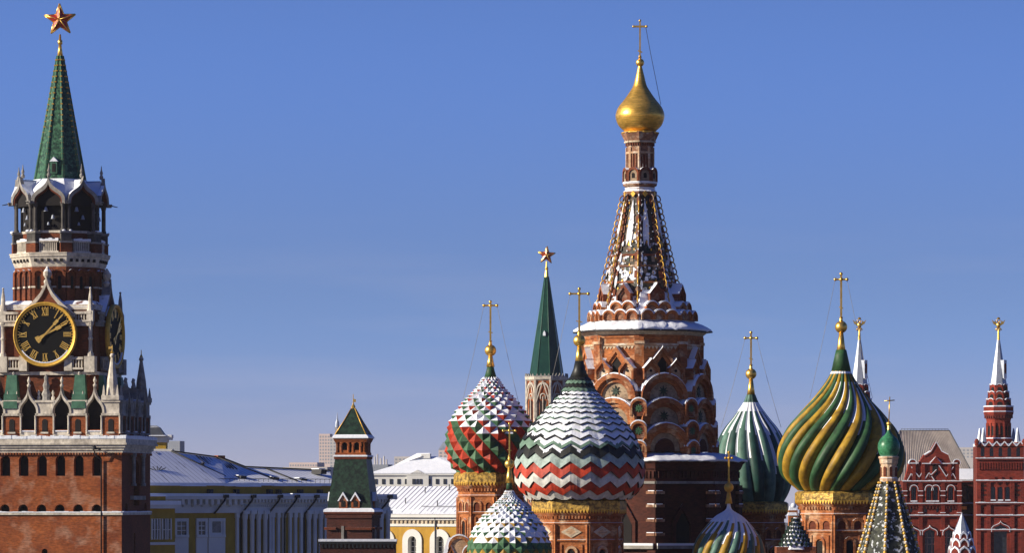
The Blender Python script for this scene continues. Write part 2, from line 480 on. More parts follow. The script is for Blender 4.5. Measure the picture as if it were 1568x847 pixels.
def arch(cx, zb, w, h, kind='round', n=10, up=-1):
    """open outline from the left foot over the top to the right foot"""
    hw = w / 2
    P = []
    if kind == 'rect':
        P = [(-hw, 0), (-hw, h), (hw, h), (hw, 0)]
    elif kind == 'tri':
        P = [(-hw, 0), (0, h), (hw, 0)]
    elif kind == 'house':
        P = [(-hw, 0), (-hw, h * 0.55), (0, h), (hw, h * 0.55), (hw, 0)]
    elif kind == 'round':
        hs_ = max(0.02 * h, h - hw)
        ry = h - hs_
        P.append((-hw, 0))
        P += [(-hw * math.cos(PI * k / n), hs_ + ry * math.sin(PI * k / n)) for k in range(n + 1)]
        P.append((hw, 0))
    elif kind in ('ogee', 'keel', 'hood'):
        hs_ = h * {'ogee': 0.25, 'keel': 0.1, 'hood': 0.10}[kind]
        c1, c2 = {'ogee': ((1.0, 0.62), (0.10, 0.45)), 'keel': ((1.05, 0.75), (0.34, 0.80)), 'hood': ((0.98, 0.52), (0.08, 0.40))}[kind]
        half = []
        for k in range(n + 1):
            t = k / n
            x = (1 - t) ** 3 * 1 + 3 * (1 - t) ** 2 * t * c1[0] + 3 * (1 - t) * t * t * c2[0]
            z = 3 * (1 - t) ** 2 * t * c1[1] + 3 * (1 - t) * t * t * c2[1] + t ** 3
            half.append((x * hw, hs_ + z * (h - hs_)))
        P = [(-hw, 0)] + [(-x, z) for x, z in half] + [(x, z) for x, z in half[-2::-1]] + [(hw, 0)]
    elif kind == 'point':
        hs_ = h - w * 0.85 if h > w else h * 0.3
        half = [(hw * math.cos(t * PI / 2 / n * 1.0) ** 1.0, hs_ + (h - hs_) * math.sin(t * PI / 2 / n) ** 0.85) for t in range(n + 1)]
        P = [(-hw, 0)] + [(-x, z) for x, z in half] + [(x, z) for x, z in half[-2::-1]] + [(hw, 0)]
    return [(cx + x, zb + up * z) for x, z in P]

def facets(n, apo, rot=0, cx=0, cy=0, front=True, lim=0.35):
    """frames on the sides of a regular prism: x along the side, y inward"""
    out = []
    for i in range(n):
        a = rot + i * 2 * PI / n
        if front and -math.cos(a) > lim:
            continue
        out.append(Matrix.Translation((cx, cy, 0)) @ Matrix.Rotation(a, 4, 'Z') @ Matrix.Translation((0, -apo, 0)))
    return out

def corners(n, R, rot=0, front=True, lim=0.4):
    out = []
    for i in range(n):
        a = rot + (i + 0.5) * 2 * PI / n
        if front and -math.cos(a) > lim:
            continue
        out.append((R * math.sin(a), -R * math.cos(a), a))
    return out

def spline(pts, per=6):
    out = []
    for i in range(len(pts) - 1):
        p0 = pts[max(0, i - 1)]; p1 = pts[i]; p2 = pts[i + 1]; p3 = pts[min(len(pts) - 1, i + 2)]
        for k in range(per):
            t = k / per
            out.append(tuple(0.5 * (2 * p1[c] + (p2[c] - p0[c]) * t + (2 * p0[c] - 5 * p1[c] + 4 * p2[c] - p3[c]) * t * t
                                    + (-p0[c] + 3 * p1[c] - 3 * p2[c] + p3[c]) * t ** 3) for c in (0, 1)))
    out.append(pts[-1])
    return out

class Prof:
    """profile curve by arc length"""
    def __init__(s, pts):
        s.p = spline(pts, 8)
        s.l = [0]
        for a, b in zip(s.p, s.p[1:]):
            s.l.append(s.l[-1] + math.hypot(b[0] - a[0], b[1] - a[1]))
        s.L = s.l[-1]

    def at(s, t):
        d = max(0, min(1, t)) * s.L
        for i in range(len(s.l) - 1):
            if d <= s.l[i + 1]:
                u = (d - s.l[i]) / max(1e-9, s.l[i + 1] - s.l[i])
                a, b = s.p[i], s.p[i + 1]
                return a[0] + (b[0] - a[0]) * u, a[1] + (b[1] - a[1]) * u
        return s.p[-1]

def thing(name, label, cat, loc, group=None):
    o = bpy.data.objects.new(name, None)
    o.empty_display_size = 2
    COL.objects.link(o)
    o.location = loc
    o['label'] = label; o['category'] = cat
    if group: o['group'] = group
    return o

def xw(px, D):
    return (px - 784.0) / F * D

def zw(py, D):
    return HC + (HY - py) * D / F

def frame(px, D, root):
    """matrix from tower pixels to the root's metres"""
    m = D / F
    return Matrix.Translation((xw(px, D) - root.location.x, D - root.location.y, zw(0, D))) @ Matrix.Scale(m, 4)

def snow_ring(mb, prof, n, apo0, rot, cx=0, sub=10, ar=1.2, az=1.0, mt='snow', fr=0.16):
    """a drifted ring of snow round a prism: prof holds (offset from apo0, row)"""
    rings = []
    for j, (dr, z) in enumerate(prof):
        ring = []
        for i in range(n):
            a0 = rot + (i - 0.5) * 2 * PI / n; a1 = rot + (i + 0.5) * 2 * PI / n
            k = 1 / math.cos(PI / n)
            for q in range(sub):
                u = q / sub
                r = apo0 + dr
                x = r * k * (math.sin(a0) * (1 - u) + math.sin(a1) * u); y = -r * k * (math.cos(a0) * (1 - u) + math.cos(a1) * u)
                p = Vector((x * fr, y * fr, j * 1.7))
                f_ = 1 + noise.noise(p) * ar / max(1, r)
                ring.append(mb.v(cx + x * f_, y * f_, z + noise.noise(p + Vector((9, 3, 1))) * az))
        rings.append(ring)
    N = n * sub
    for j in range(len(rings) - 1):
        for i in range(N):
            mb.f((rings[j][i], rings[j][(i + 1) % N], rings[j + 1][(i + 1) % N], rings[j + 1][i]), mt, True)

def jit(a):
    return (random.random() * 2 - 1) * a

# ------------------------------------------------------------------ ground
g = MB()
xs = [-2500 + 125 * i for i in range(41)]
idx = [[g.v(x, y, 0.0) for x in xs] for y in [-300 + 120 * j for j in range(41)]]
for j in range(40):
    for i in range(40):
        g.f((idx[j][i], idx[j][i + 1], idx[j + 1][i + 1], idx[j + 1][i]), 'paving')
go = g.build('ground')
go['kind'] = 'structure'

# ------------------------------------------------------------------ cold hazy air over the town
hz = MB()
hz.box(-2600, 2600, -400, 4600, -1.0, 72.0, 'snow')
hazebox = hz.build('haze')
hazebox['kind'] = 'stuff'
hm = bpy.data.materials.new('haze')
hm.use_nodes = True
hm.node_tree.nodes.clear()
ho = hm.node_tree.nodes.new('ShaderNodeOutputMaterial')
hv = hm.node_tree.nodes.new('ShaderNodeVolumePrincipled')
hv.inputs['Color'].default_value = (0.86, 0.88, 0.94, 1)
hv.inputs['Density'].default_value = 0.00004
hv.inputs['Anisotropy'].default_value = 0.2
hm.node_tree.links.new(hv.outputs[0], ho.inputs['Volume'])
hazebox.data.materials.clear()
hazebox.data.materials.append(hm)

# ------------------------------------------------------------------ shared pieces
def star_mesh(mb, cz, R, tilt=0.0, face='ruby', edge='gilding', th=0.32):
    r = R * 0.40
    P = []
    for k in range(10):
        a = tilt + k * PI / 5
        q = R if k % 2 == 0 else r
        P.append((q * math.sin(a), cz - q * math.cos(a)))
    for sgn in (-1, 1):
        c = mb.v(0, sgn * R * th, cz)
        ring = [mb.v(x, sgn * R * 0.03, z) for x, z in P]
        for k in range(10):
            mb.f((ring[k], ring[(k + 1) % 10], c), face)
        for k in range(10):
            x, z = P[k]
            mb.tube([(0, sgn * R * th, cz), (x, sgn * R * 0.04, z)], R * (0.035 if k % 2 == 0 else 0.02), edge, 4)
    for k in range(10):
        x, z = P[k]; x2, z2 = P[(k + 1) % 10]
        mb.tube([(x, 0, z), (x2, 0, z2)], R * 0.055, edge, 5)

def pinnacle(mb, x, y, zb, zt, w, m='stone', knob=True):
    """pyramid finial on a small moulded foot"""
    h = zb - zt
    mb.taper(x, y, w * 0.62, zb, w * 0.62, zb - h * 0.10, m)
    mb.lathe([(w * 0.42, zb - h * 0.10), (w * 0.34, zb - h * 0.45), (w * 0.10, zb - h * 0.92)], 8, m, x, y, smooth=False)
    if knob:
        mb.sphere(x, y, zt + w * 0.16, w * 0.17, m, 8)
    for a in (0, 1, 2, 3):
        dx, dy = ((-1, -1), (1, -1), (1, 1), (-1, 1))[a]
        mb.taper(x + dx * w * 0.48, y + dy * w * 0.48, w * 0.10, zb - h * 0.10, w * 0.02, zb - h * 0.32, m)

ROMAN = ['XII', 'I', 'II', 'III', 'IIII', 'V', 'VI', 'VII', 'VIII', 'IX', 'X', 'XI']

def stroke(mb, p, q, wd, y, m):
    d = Vector((q[0] - p[0], q[1] - p[1])); n = Vector((-d.y, d.x)).normalized() * wd / 2
    o = [(p[0] + n.x, p[1] + n.y), (q[0] + n.x, q[1] + n.y), (q[0] - n.x, q[1] - n.y), (p[0] - n.x, p[1] - n.y)]
    mb.plate(o, y, y + 0.5, m)

def numeral(mb, txt, cx, cz, ang, h, y, m):
    """roman numeral standing radially, its foot towards the centre"""
    wds = {'I': 2.6, 'V': 5.6, 'X': 6.0}
    tot = sum(wds[c] for c in txt)
    ca, sa = math.cos(ang), math.sin(ang)
    def P(u, v):                    # u to the right, v up, turned clockwise by ang
        return (cx + u * ca + v * sa, cz + u * sa - v * ca)
    u = -tot / 2
    for c in txt:
        wv = wds[c]; mid = u + wv / 2
        if c == 'I':
            stroke(mb, P(mid, -h / 2), P(mid, h / 2), 1.35, y, m)
        elif c == 'V':
            stroke(mb, P(mid - 1.9, h / 2), P(mid, -h / 2), 1.6, y, m)
            stroke(mb, P(mid + 1.9, h / 2), P(mid, -h / 2), 0.9, y - 0.08, m)
        else:
            stroke(mb, P(mid - 2.1, h / 2), P(mid + 2.1, -h / 2), 1.6, y, m)
            stroke(mb, P(mid + 2.1, h / 2), P(mid - 2.1, -h / 2), 0.9, y - 0.08, m)
        u += wv
    stroke(mb, P(-tot / 2 + 0.3, h / 2), P(tot / 2 - 0.3, h / 2), 0.7, y - 0.16, m)
    stroke(mb, P(-tot / 2 + 0.3, -h / 2), P(tot / 2 - 0.3, -h / 2), 0.7, y - 0.16, m)

# ------------------------------------------------------------------ the clock tower
D = 400.0
ct = thing('clock_tower', 'tall red brick tower with two gold rimmed black clocks, green spire and ruby star', 'tower', (xw(92, D), D, 0))
B = frame(92, D, ct)
TH = R_(-8.7)
def mb0():
    return MB(B, -1)
ROT = Matrix.Rotation(TH, 4, 'Z')
HW, HD = 119.5, 90.0                # half width and half depth of the base
FRONT = ROT @ Matrix.Translation((0, -HD, 0))
RIGHT = ROT @ Matrix.Rotation(PI / 2, 4, 'Z') @ Matrix.Translation((0, -HW, 0))
LEFT = ROT @ Matrix.Rotation(-PI / 2, 4, 'Z') @ Matrix.Translation((0, -HW, 0))
GROUND = HY + HC * F / D            # row of the ground at this depth

# base walls with real niches
m = mb0()
m.M = FRONT
holes = []
for k in range(-3, 4):
    u = -4 + 28.5 * k
    holes.append(arch(u, 730, 15, 31, 'round'))
    holes.append(arch(u - 1, 784, 15, 11, 'round'))
holes += [arch(0, 856, 9, 16, 'round')]
m.wall([(-HW, GROUND), (-HW, 695), (HW, 695), (HW, GROUND)], holes, 0, 11, 'brick', sill='snow', back='dark')
for M_, hw_ in ((RIGHT, HD), (LEFT, HD)):
    m.M = M_
    hh = [arch(0, 775, 40, 70, 'round'), arch(-60, 783, 15, 12), arch(60, 783, 15, 12), arch(-10, 850, 9, 34)]
    m.wall([(-hw_, GROUND), (-hw_, 695), (hw_, 695), (hw_, GROUND)], hh, 0, 8, 'dark_brick', sill='snow', back='dark_brick')  # shade of the side walls put into darker brick
m.M = ROT @ Matrix.Rotation(PI, 4, 'Z') @ Matrix.Translation((0, -HD, 0))
m.wall([(-HW, GROUND), (-HW, 695), (HW, 695), (HW, GROUND)], [], 0, 6, 'brick')
m.build('tower_wall', ct)
# snowy string course
m = mb0(); m.M = ROT
m.box(-HW - 2, HW + 2, -HD - 2.5, HD + 2.5, 789, 785.5, 'stone')
for M_, hw_ in ((FRONT, HW), (RIGHT, HD)):
    m.M = M_
    x = -hw_
    while x < hw_ - 1:
        wd = min(4 + random.random() * 6, hw_ - x)
        m.box(x, x + wd, -2.9, 0.5, 785.4, 784.2 - random.random() * 1.2, 'snow')
        x += wd
m.build('string_course', ct)
# upper cornice with tooth moulding
m = mb0(); m.M = ROT
for e, z0, z1 in ((2, 695, 691), (4.5, 691, 687), (7, 687, 683), (10, 683, 680), (8.5, 680, 672)):
    m.box(-HW - e, HW + e, -HD - e, HD + e, z0, z1, 'stone')
for M_, hw_ in ((FRONT, HW), (RIGHT, HD)):
    m.M = M_
    x = -hw_
    while x < hw_:
        m.box(x, x + 2.2, -3.5, 0, 698, 694.6, 'brick'); x += 4.4
    x = -hw_ - 9
    while x < hw_ + 9:                # bank of snow on the ledge
        wd = 3 + random.random() * 5
        m.box(x, min(x + wd, hw_ + 9), -9.2 + jit(0.4), 0, 674, 670.4 - random.random() * 2.2, 'snow'); x += wd
m.build('cornice', ct)
# side pilasters and balcony of the shaded side, its shade put into greyer stone
m = mb0(); m.M = RIGHT
for u in (-30, 30):
    m.lathe([(4, 745), (4, 742), (2.7, 740), (2.7, 702), (4.2, 700), (4.2, 695)], 10, 'grey_stone', u, -4)
m.box(-38, 38, -6, 0, 766, 760, 'grey_stone', top='snow')
m.build('side_pilasters', ct)

def gallery(M_, hw_, n, lit, parent):
    """openwork parapet: brick piers, white ogee arches, pinnacles on pedestals"""
    br = 'brick' if lit else 'dark_brick'  # unlit side: shade put into darker brick and greyer stone
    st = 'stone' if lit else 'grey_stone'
    step = 2 * (hw_ - 17) / (n - 1)
    us = [-(hw_ - 17) + step * k for k in range(n)]
    m = mb0(); m.M = M_
    for u in us:
        m.box(u - 12.5, u + 12.5, 1, 20, 672, 639, br)
        m.box(u - 14.5, u + 14.5, -1.5, 22, 639, 635.5, st)
        m.box(u - 13.2, u + 13.2, 0, 21, 635.5, 619, st)
        m.box(u - 15, u + 15, -2, 23, 619, 615.5, st)
        for s_ in (-1, 1):
            m.lathe([(1.9, 666), (1.5, 664), (1.5, 642), (2.2, 639)], 8, st, u + s_ * 14.2, 0.5)
        m.plate(arch(u, 664, 8, 20, 'round'), 0.4, 1.2, 'dark')
        m.box(u - 6, u + 6, -1.5, 2, 666, 663.5, st, top='snow')
    for a, b in zip(us, us[1:]):
        m.box(a + 12.5, b - 12.5, 1, 9, 672, 663, st)
        m.box(a + 12.5, b - 12.5, 0, 10, 663, 661.5 - random.random(), 'snow')
    m.build('gallery', parent)
    for a, b in zip(us, us[1:]):
        c, wd = (a + b) / 2, step - 24
        m = mb0(); m.M = M_
        m.band(arch(c, 638, wd + 5, 43, 'hood'), arch(c, 638, wd - 1, 36, 'hood'), -1.5, 12, st)
        m.plate(arch(c, 638, wd + 1, 38, 'hood'), 11, 26, 'dark')  # near-black slab painted for the unlit gallery inside
        m.box(c - wd / 2, c + wd / 2, 14, 26, 663, 638, 'dark')
        m.lathe([(1.5, 597), (3.2, 593), (1.2, 590), (2.8, 586), (0.8, 580)], 8, st, c, 5)
        m.build('ogee_arch', parent)
    return us

us = gallery(FRONT, HW, 5, True, ct)
us2 = gallery(RIGHT, HD, 4, False, ct)
for k, u in enumerate(us):
    m = mb0(); m.M = FRONT
    if k == 2:                      # carved figure between two balls
        m.lathe([(7, 615.5), (6, 611), (7.5, 606), (4, 599), (5.5, 593), (3, 586), (3.6, 581), (1, 576)], 8, 'grey_stone', u, 10)
        for s_ in (-1, 1):
            m.lathe([(2.2, 615.5), (2.8, 611), (1.2, 608), (2.2, 604), (0.4, 600)], 8, 'stone', u + 11 * s_, 8)
        m.build('carved_finial', ct)
    elif k in (1, 3):
        pinnacle(m, u, 10, 615.5, 572, 15, 'stone')
        m.build('pinnacle', ct)
    else:
        pinnacle(m, u, 10, 615.5, 545, 22, 'stone')
        m.lathe([(1.8, 548), (2.6, 543), (0.9, 540), (0.5, 532)], 8, 'gilding', u, 10)
        m.plate([(u, 537), (u - 6, 538.5), (u - 6, 535), (u, 534)], 9.6, 10.4, 'gilding')
        m.build('pinnacle', ct)
for k, u in enumerate(us2[1:]):
    m = mb0(); m.M = RIGHT
    pinnacle(m, u, 10, 615.5, 545 if k == 2 else 580, 22 if k == 2 else 15, 'grey_stone')  # greyer stone carries the shade of this side
    if k == 2:
        m.lathe([(1.8, 550), (2.6, 545), (0.9, 541), (0.5, 534)], 8, 'gilding', u, 10)
    m.build('pinnacle', ct)
# platform behind the gallery
m = mb0(); m.M = ROT
m.box(-HW + 1, HW - 1, -HD + 1, HD - 1, 664, 660, 'brick', top='snow')
m.build('platform', ct)

# shaft carrying the clocks
A = 73.5
SF = [ROT @ Matrix.Rotation(k * PI / 2, 4, 'Z') @ Matrix.Translation((0, -A, 0)) for k in (0, 1, 2, 3)]
m = mb0(); m.M = ROT
m.box(-A, A, -A, A, 660, 470, 'deep_brick')
for k in (0, 1, 3):
    m.M = SF[k]
    m.box(-A - 3, A + 3, -4, 0, 577, 572, 'stone', top='snow')
    for s_ in (-1, 1):
        m.box(s_ * 58 - 8, s_ * 58 + 8, -3, 0, 655, 577, 'brick')
m.build('clock_shaft', ct)
for k in (0, 1, 3):
    for s_ in (-1, 1):              # sloping copper caps of the corner buttresses
        m = mb0(); m.M = SF[k]
        cx = s_ * 53
        m.taper(cx, -9, 11, 628, 10, 606, 'patina', 10, 9)
        m.taper(cx, -6, 10, 606, 7.5, 577, 'patina', 8, 4)
        m.build('buttress_cap', ct)

def balustrade(M_, x0, x1, z0, z1, y, parent, st='stone'):
    m = mb0(); m.M = M_
    m.box(x0, x1, y - 3.5, y + 2, z0, z0 - 3, st)
    m.box(x0, x1, y - 3.5, y + 2, z1 + 4, z1, st, top='snow')
    n = max(2, int((x1 - x0) / 4))
    for i in range(n):
        x = x0 + (i + 0.5) * (x1 - x0) / n
        m.lathe([(0.9, z0 - 3), (1.3, z0 - (z0 - z1) * 0.45), (0.8, z1 + 4)], 6, st, x, y - 0.8)
    m.build('balustrade', parent)

for k in (0, 1):
    st = 'stone' if k == 0 else 'grey_stone'  # side balustrades greyed, shade put into the stone colour
    for s_ in (-1, 1):
        a, b = sorted((s_ * 44, s_ * 70))
        balustrade(SF[k], a, b, 497, 481, -6, ct, st)
        a, b = sorted((s_ * 40, s_ * 58))
        balustrade(SF[k], a, b, 569, 550, -8, ct, st)
        m = mb0(); m.M = SF[k]
        m.box(s_ * 35 - 6, s_ * 35 + 6, -12, 0, 571, 548, st, top='snow')
        m.build('pedestal', ct)
        m = mb0(); m.M = SF[k]
        m.box(min(s_ * 44, s_ * 70), max(s_ * 44, s_ * 70), -8, 0, 503, 497, st)
        m.build('bracket', ct)
for k, s_ in ((0, -1), (0, 1), (1, 1)):
    st = 'stone' if k == 0 else 'grey_stone'  # side colonnette in greyer stone, shade put into its colour
    m = mb0(); m.M = SF[k]          # corner colonnette with a pinnacle
    x = s_ * 68
    m.box(x - 8, x + 8, -12, 4, 573, 549, st, top='snow')
    m.lathe([(5, 549), (5, 545), (3, 542), (2.6, 525), (4.2, 522), (2.6, 519), (3, 504), (5.2, 500), (5.2, 496)], 8, st, x, -4)
    m.box(x - 5, x + 5, -9, 1, 496, 480, st)
    m.lathe([(5.5, 480), (3.6, 474), (3.0, 460), (0.9, 446)], 8, st, x, -4)
    m.sphere(x, -4, 446, 1.8, st, 8)
    m.build('corner_colonnette', ct)

# clocks
def clock(M_, label):
    m = mb0(); m.M = M_ @ Matrix.Translation((0, -13, 0))
    CZ = 516.0
    pts = lambda r, n=64: [(r * math.sin(2 * PI * i / n), CZ - r * math.cos(2 * PI * i / n)) for i in range(n)]
    m.plate(pts(44.5), 0, 3, 'clock_black')
    m.plate(pts(46.5), 3, 13, 'dark_brick')
    for r in (36.8, 43.2):
        pass
    for i in range(60):
        a = i * PI / 30
        r0, r1 = (40.6, 43) if i % 5 else (40.0, 43)
        stroke(m, (r0 * math.sin(a), CZ - r0 * math.cos(a)), (r1 * math.sin(a), CZ - r1 * math.cos(a)), 0.9 if i % 5 else 1.6, -0.3, 'gilding')
    face = m.build('clock', ct, label)
    m = mb0(); m.M = M_ @ Matrix.Translation((0, -13, 0))
    prof = [(43.6, 0.6), (43.6, -2.2), (44.8, -3.4), (46.6, -2.6), (47.2, -4.0), (48.8, -3.6), (49.4, -1.0), (49.4, 3), (46.8, 4)]
    rings = []
    for r, y in prof:
        rings.append([m.v(x, y, z) for x, z in pts(r)])
    for j in range(len(rings) - 1):
        for i in range(64):
            m.f((rings[j][i], rings[j][(i + 1) % 64], rings[j + 1][(i + 1) % 64], rings[j + 1][i]), 'gilt_paint', True)
    m.build('clock_rim', face)
    for i, tx in enumerate(ROMAN):
        m = mb0(); m.M = M_ @ Matrix.Translation((0, -13, 0))
        a = i * PI / 6
        numeral(m, tx, 34.5 * math.sin(a), CZ - 34.5 * math.cos(a), a, 11, -0.6, 'gilding')
        m.build('numeral', face)
    for nm, ang, ln, wd, y in (('hour_hand', 63.6, 38, 3.0, -1.6), ('minute_hand', 43.0, 41, 2.4, -2.6)):
        m = mb0(); m.M = M_ @ Matrix.Translation((0, -13, 0))
        a = R_(ang); sx, sz = math.sin(a), -math.cos(a)
        P = lambda d: (d * sx, CZ + d * sz)
        stroke(m, P(-13), P(ln * 0.5), wd, y, 'gilding')
        stroke(m, P(ln * 0.5), P(ln * 0.72), wd * 1.9, y - 0.1, 'gilding')
        stroke(m, P(ln * 0.72), P(ln), wd * 0.8, y - 0.2, 'gilding')
        stroke(m, P(-16), P(-10), wd * 2.0, y - 0.3, 'gilding')
        m.build(nm, face)
    m = mb0(); m.M = M_ @ Matrix.Translation((0, -13, 0))
    m.band([(x, z) for x, z in pts(43.4)[22:43]], [(x * 0.965, CZ + (z - CZ) * 0.965) for x, z in pts(43.4)[22:43]], -3, -0.5, 'snow')
    m.build('snow_rim', face)

clock(SF[0], 'gold rimmed black clock facing front')
clock(SF[1], 'gold rimmed black clock on the shaded side')
# ogee gables above the clocks
for k in (0, 1):
    m = mb0(); m.M = SF[k]
    st = 'stone' if k == 0 else 'grey_stone'  # greyer stone paints the shade on the side gable
    hws = [(46, 488), (40, 482), (32, 475), (21, 465), (10, 453), (4, 442)]
    o = [(-x, z) for x, z in hws] + [(0, 428)] + [(x, z) for x, z in hws[::-1]]
    i_ = [(-x * 0.9 + 1.2, z + 4.5) for x, z in hws] + [(0, 440)] + [(x * 0.9 - 1.2, z + 4.5) for x, z in hws[::-1]]
    m.plate(i_, -4, 8, 'deep_brick')
    m.band(o, i_, -7, 10, st)
    m.lathe([(4.5, 440), (6, 435), (3, 431), (6.5, 426), (6.8, 421), (4, 417), (1, 412)], 10, 'stone', 0, 0)
    m.build('ogee_gable', ct)
m = mb0(); m.M = ROT               # snowy skirt between shaft and octagon
m.lathe([(A * 1.02, 474), (A * 0.9, 464)], 4, 'dark_brick', rot=0, apo=True, smooth=False)
for k in (0, 1, 3):
    m.M = SF[k]
    m.box(-A, A, -1, 12, 478, 470, 'stone', top='snow')
m.build('skirt', ct)

# octagonal drum
AP = 67.0
m = mb0()
m.lathe([(AP - 3, 475), (AP - 3, 411)], 8, 'deep_brick', rot=TH, apo=True, smooth=False)
for M_ in facets(8, AP - 3, TH):
    m.M = M_
    for u in (-24, -8.5, 8.5, 24):
        m.box(u - 2.3, u + 2.3, -3.2, 0, 468, 420, 'deep_brick')
        m.box(u - 3, u + 3, -4, 0, 444, 441.5, 'stone')
        m.box(u - 3.3, u + 3.3, -4.4, 0, 472, 467, 'stone')
    for u in (-16.2, 0, 16.2):
        m.band(arch(u, 424, 17, 9, 'round', 8), arch(u, 424, 12, 6, 'round', 8), -3.5, 0, 'deep_brick')
        m.plate(arch(u, 446, 4.4, 20, 'round', 6), -0.4, -0.1, 'dark')
m.build('drum', ct)
m = mb0()                           # white cornice with a row of square openings
m.lathe([(AP - 3, 412), (AP - 2, 410), (AP + 2.5, 397), (AP + 4, 396), (AP + 4, 393), (AP + 5, 392.4), (AP + 5, 390.5), (AP - 6, 390)], 8, 'stone', rot=TH, apo=True, smooth=False)
for M_ in facets(8, AP, TH):
    m.M = M_
    for k in range(5):
        u = -20 + 10 * k
        m.box(u - 2.1, u + 2.1, -2.4, 2, 404.5, 400, 'dark')
m.build('drum_cornice', ct)
for M_ in facets(8, AP, TH):
    m = mb0(); m.M = M_
    m.box(-15, 15, 0, 3, 390, 388, 'stone')
    m.box(-15, 15, -0.5, 3.5, 374.5, 372.5, 'stone')
    for k in range(9):
        m.box(-13.8 + 3.2 * k - 0.75, -13.8 + 3.2 * k + 0.75, 0.6, 2.4, 388, 374.5, 'stone')
    m.box(-15, 15, 5, 6, 390, 376, 'dark')
    for k in range(6):
        m.box(-15 + 5 * k, -10 + 5 * k, -0.3, 9, 372.6, 370.6 - random.random() * 2.4, 'snow')
    m.build('balustrade', ct)
# belfry: posts, pedestals, paired columns
core = mb0()
core.lathe([(AP - 10, 391), (AP - 10, 359)], 8, 'deep_brick', rot=TH, apo=True, smooth=False)
for M_ in facets(8, AP - 10, TH):
    core.M = M_
    core.box(-18, 18, -1, 6, 360, 356.5, 'stone', top='snow')
    core.plate(arch(0, 385, 20, 20, 'round'), -0.5, 0.2, 'dark_brick')
core.M = Matrix.Identity(4)
core.lathe([(56, 358), (56, 306)], 8, 'dark', rot=TH, apo=True, smooth=False)  # near-black core paints the darkness inside the belfry
core.build('belfry_core', ct)
for cx, cy, a in corners(8, AP / math.cos(PI / 8) - 2.5, TH, lim=0.3):
    m = mb0(); m.M = Matrix.Translation((cx, cy, 0)) @ Matrix.Rotation(a, 4, 'Z')
    m.box(-9, 9, -3, 12, 391, 376, 'deep_brick')
    m.box(-10, 10, -4, 13, 376, 373.5, 'grey_stone', top='snow')
    m.box(-8, 8, -2.5, 12, 373.5, 361, 'sooty_stone')
    m.box(-9.6, 9.6, -4, 13, 361, 357.5, 'grey_stone', top='snow')
    for q in range(3):
        m.sphere(jit(7), -3 + jit(1), 357.5, 1.8 + random.random() * 1.4, 'snow', 8, 0.7)
    m.build('pedestal', ct)
    for s_ in (-1, 1):
        m = mb0(); m.M = Matrix.Translation((cx, cy, 0)) @ Matrix.Rotation(a, 4, 'Z')
        m.lathe([(3.6, 357.5), (3.6, 355), (2.6, 353), (2.5, 322), (3.4, 319), (3.8, 316), (4.4, 316), (4.4, 313.5)], 10, 'sooty_stone', s_ * 4.6, 3)
        m.build('belfry_column', ct)
for M_ in facets(8, AP - 8, TH, lim=0.1):
    m = mb0(); m.M = M_             # bells hung in the openings
    for u, z, r in ((-6, 324, 3.6), (5, 336, 3.2), (-2, 346, 2.4)):
        m.lathe([(r, z + r), (r * 0.72, z + r * 0.3), (r * 0.55, z - r * 0.6), (r * 0.25, z - r)], 10, 'silver', u, -1)
    m.tube([(-9, -1, 318), (9, -1, 318)], 0.8, 'iron')
    m.build('bells', ct)
# ogee hoods in front of a snowy roof that climbs to the spire
for M_ in facets(8, AP + 1, TH, lim=0.45):
    m = mb0(); m.M = M_
    o = arch(0, 316, 53, 42, 'hood', 14); i_ = arch(0, 316, 43, 32, 'hood', 14)
    m.band(o, i_, -2.5, 3, 'grey_stone')
    m.band(arch(0, 316, 46, 35, 'hood', 14), arch(0, 316, 39, 28, 'hood', 14), -0.8, 10, 'dark_brick')
    m.plate(arch(0, 319, 41, 33, 'hood', 14), 4.5, 6, 'dark')  # near-black plate paints the shade under the hood
    m.build('ogee_hood', ct)
m = mb0()
m.lathe([(AP - 8, 312), (AP - 9, 308), (54, 294), (45, 284), (42, 280)], 8, 'snow', rot=TH, apo=True, smooth=False)
m.lathe([(43.5, 282.5), (38, 276)], 8, 'patina', rot=TH, apo=True, smooth=False)
for M_ in facets(8, AP - 12, TH, front=False):
    m.M = M_
    o = arch(0, 312, 44, 34, 'hood', 12)
    a = [m.v(x, -9, z) for x, z in o]; b = [m.v(x * 0.8, 14, z) for x, z in o]
    for q in range(len(o) - 1):
        m.f((a[q], a[q + 1], b[q + 1], b[q]), 'snow', True)
m.build('hood_roof', ct)
for cx, cy, a in corners(8, AP / math.cos(PI / 8) + 3, TH, lim=0.3):
    m = mb0()
    m.M = Matrix.Translation((cx, cy, 0)) @ Matrix.Rotation(a, 4, 'Z')
    m.taper(0, 0, 3.4, 317, 4.4, 312, 'grey_stone')
    m.tube([(0, -3, 314), (0, -13, 316)], 0.9, 'iron', 6, 0.6)
    m.build('corner_spout', ct)
for M_ in facets(8, AP - 2, TH, lim=0.45):
    m = mb0(); m.M = M_
    m.lathe([(2.4, 276), (3.2, 272), (1.6, 269), (2.6, 266), (1.2, 262), (0.4, 255)], 8, 'grey_stone', 0, 0)
    m.build('hood_finial', ct)
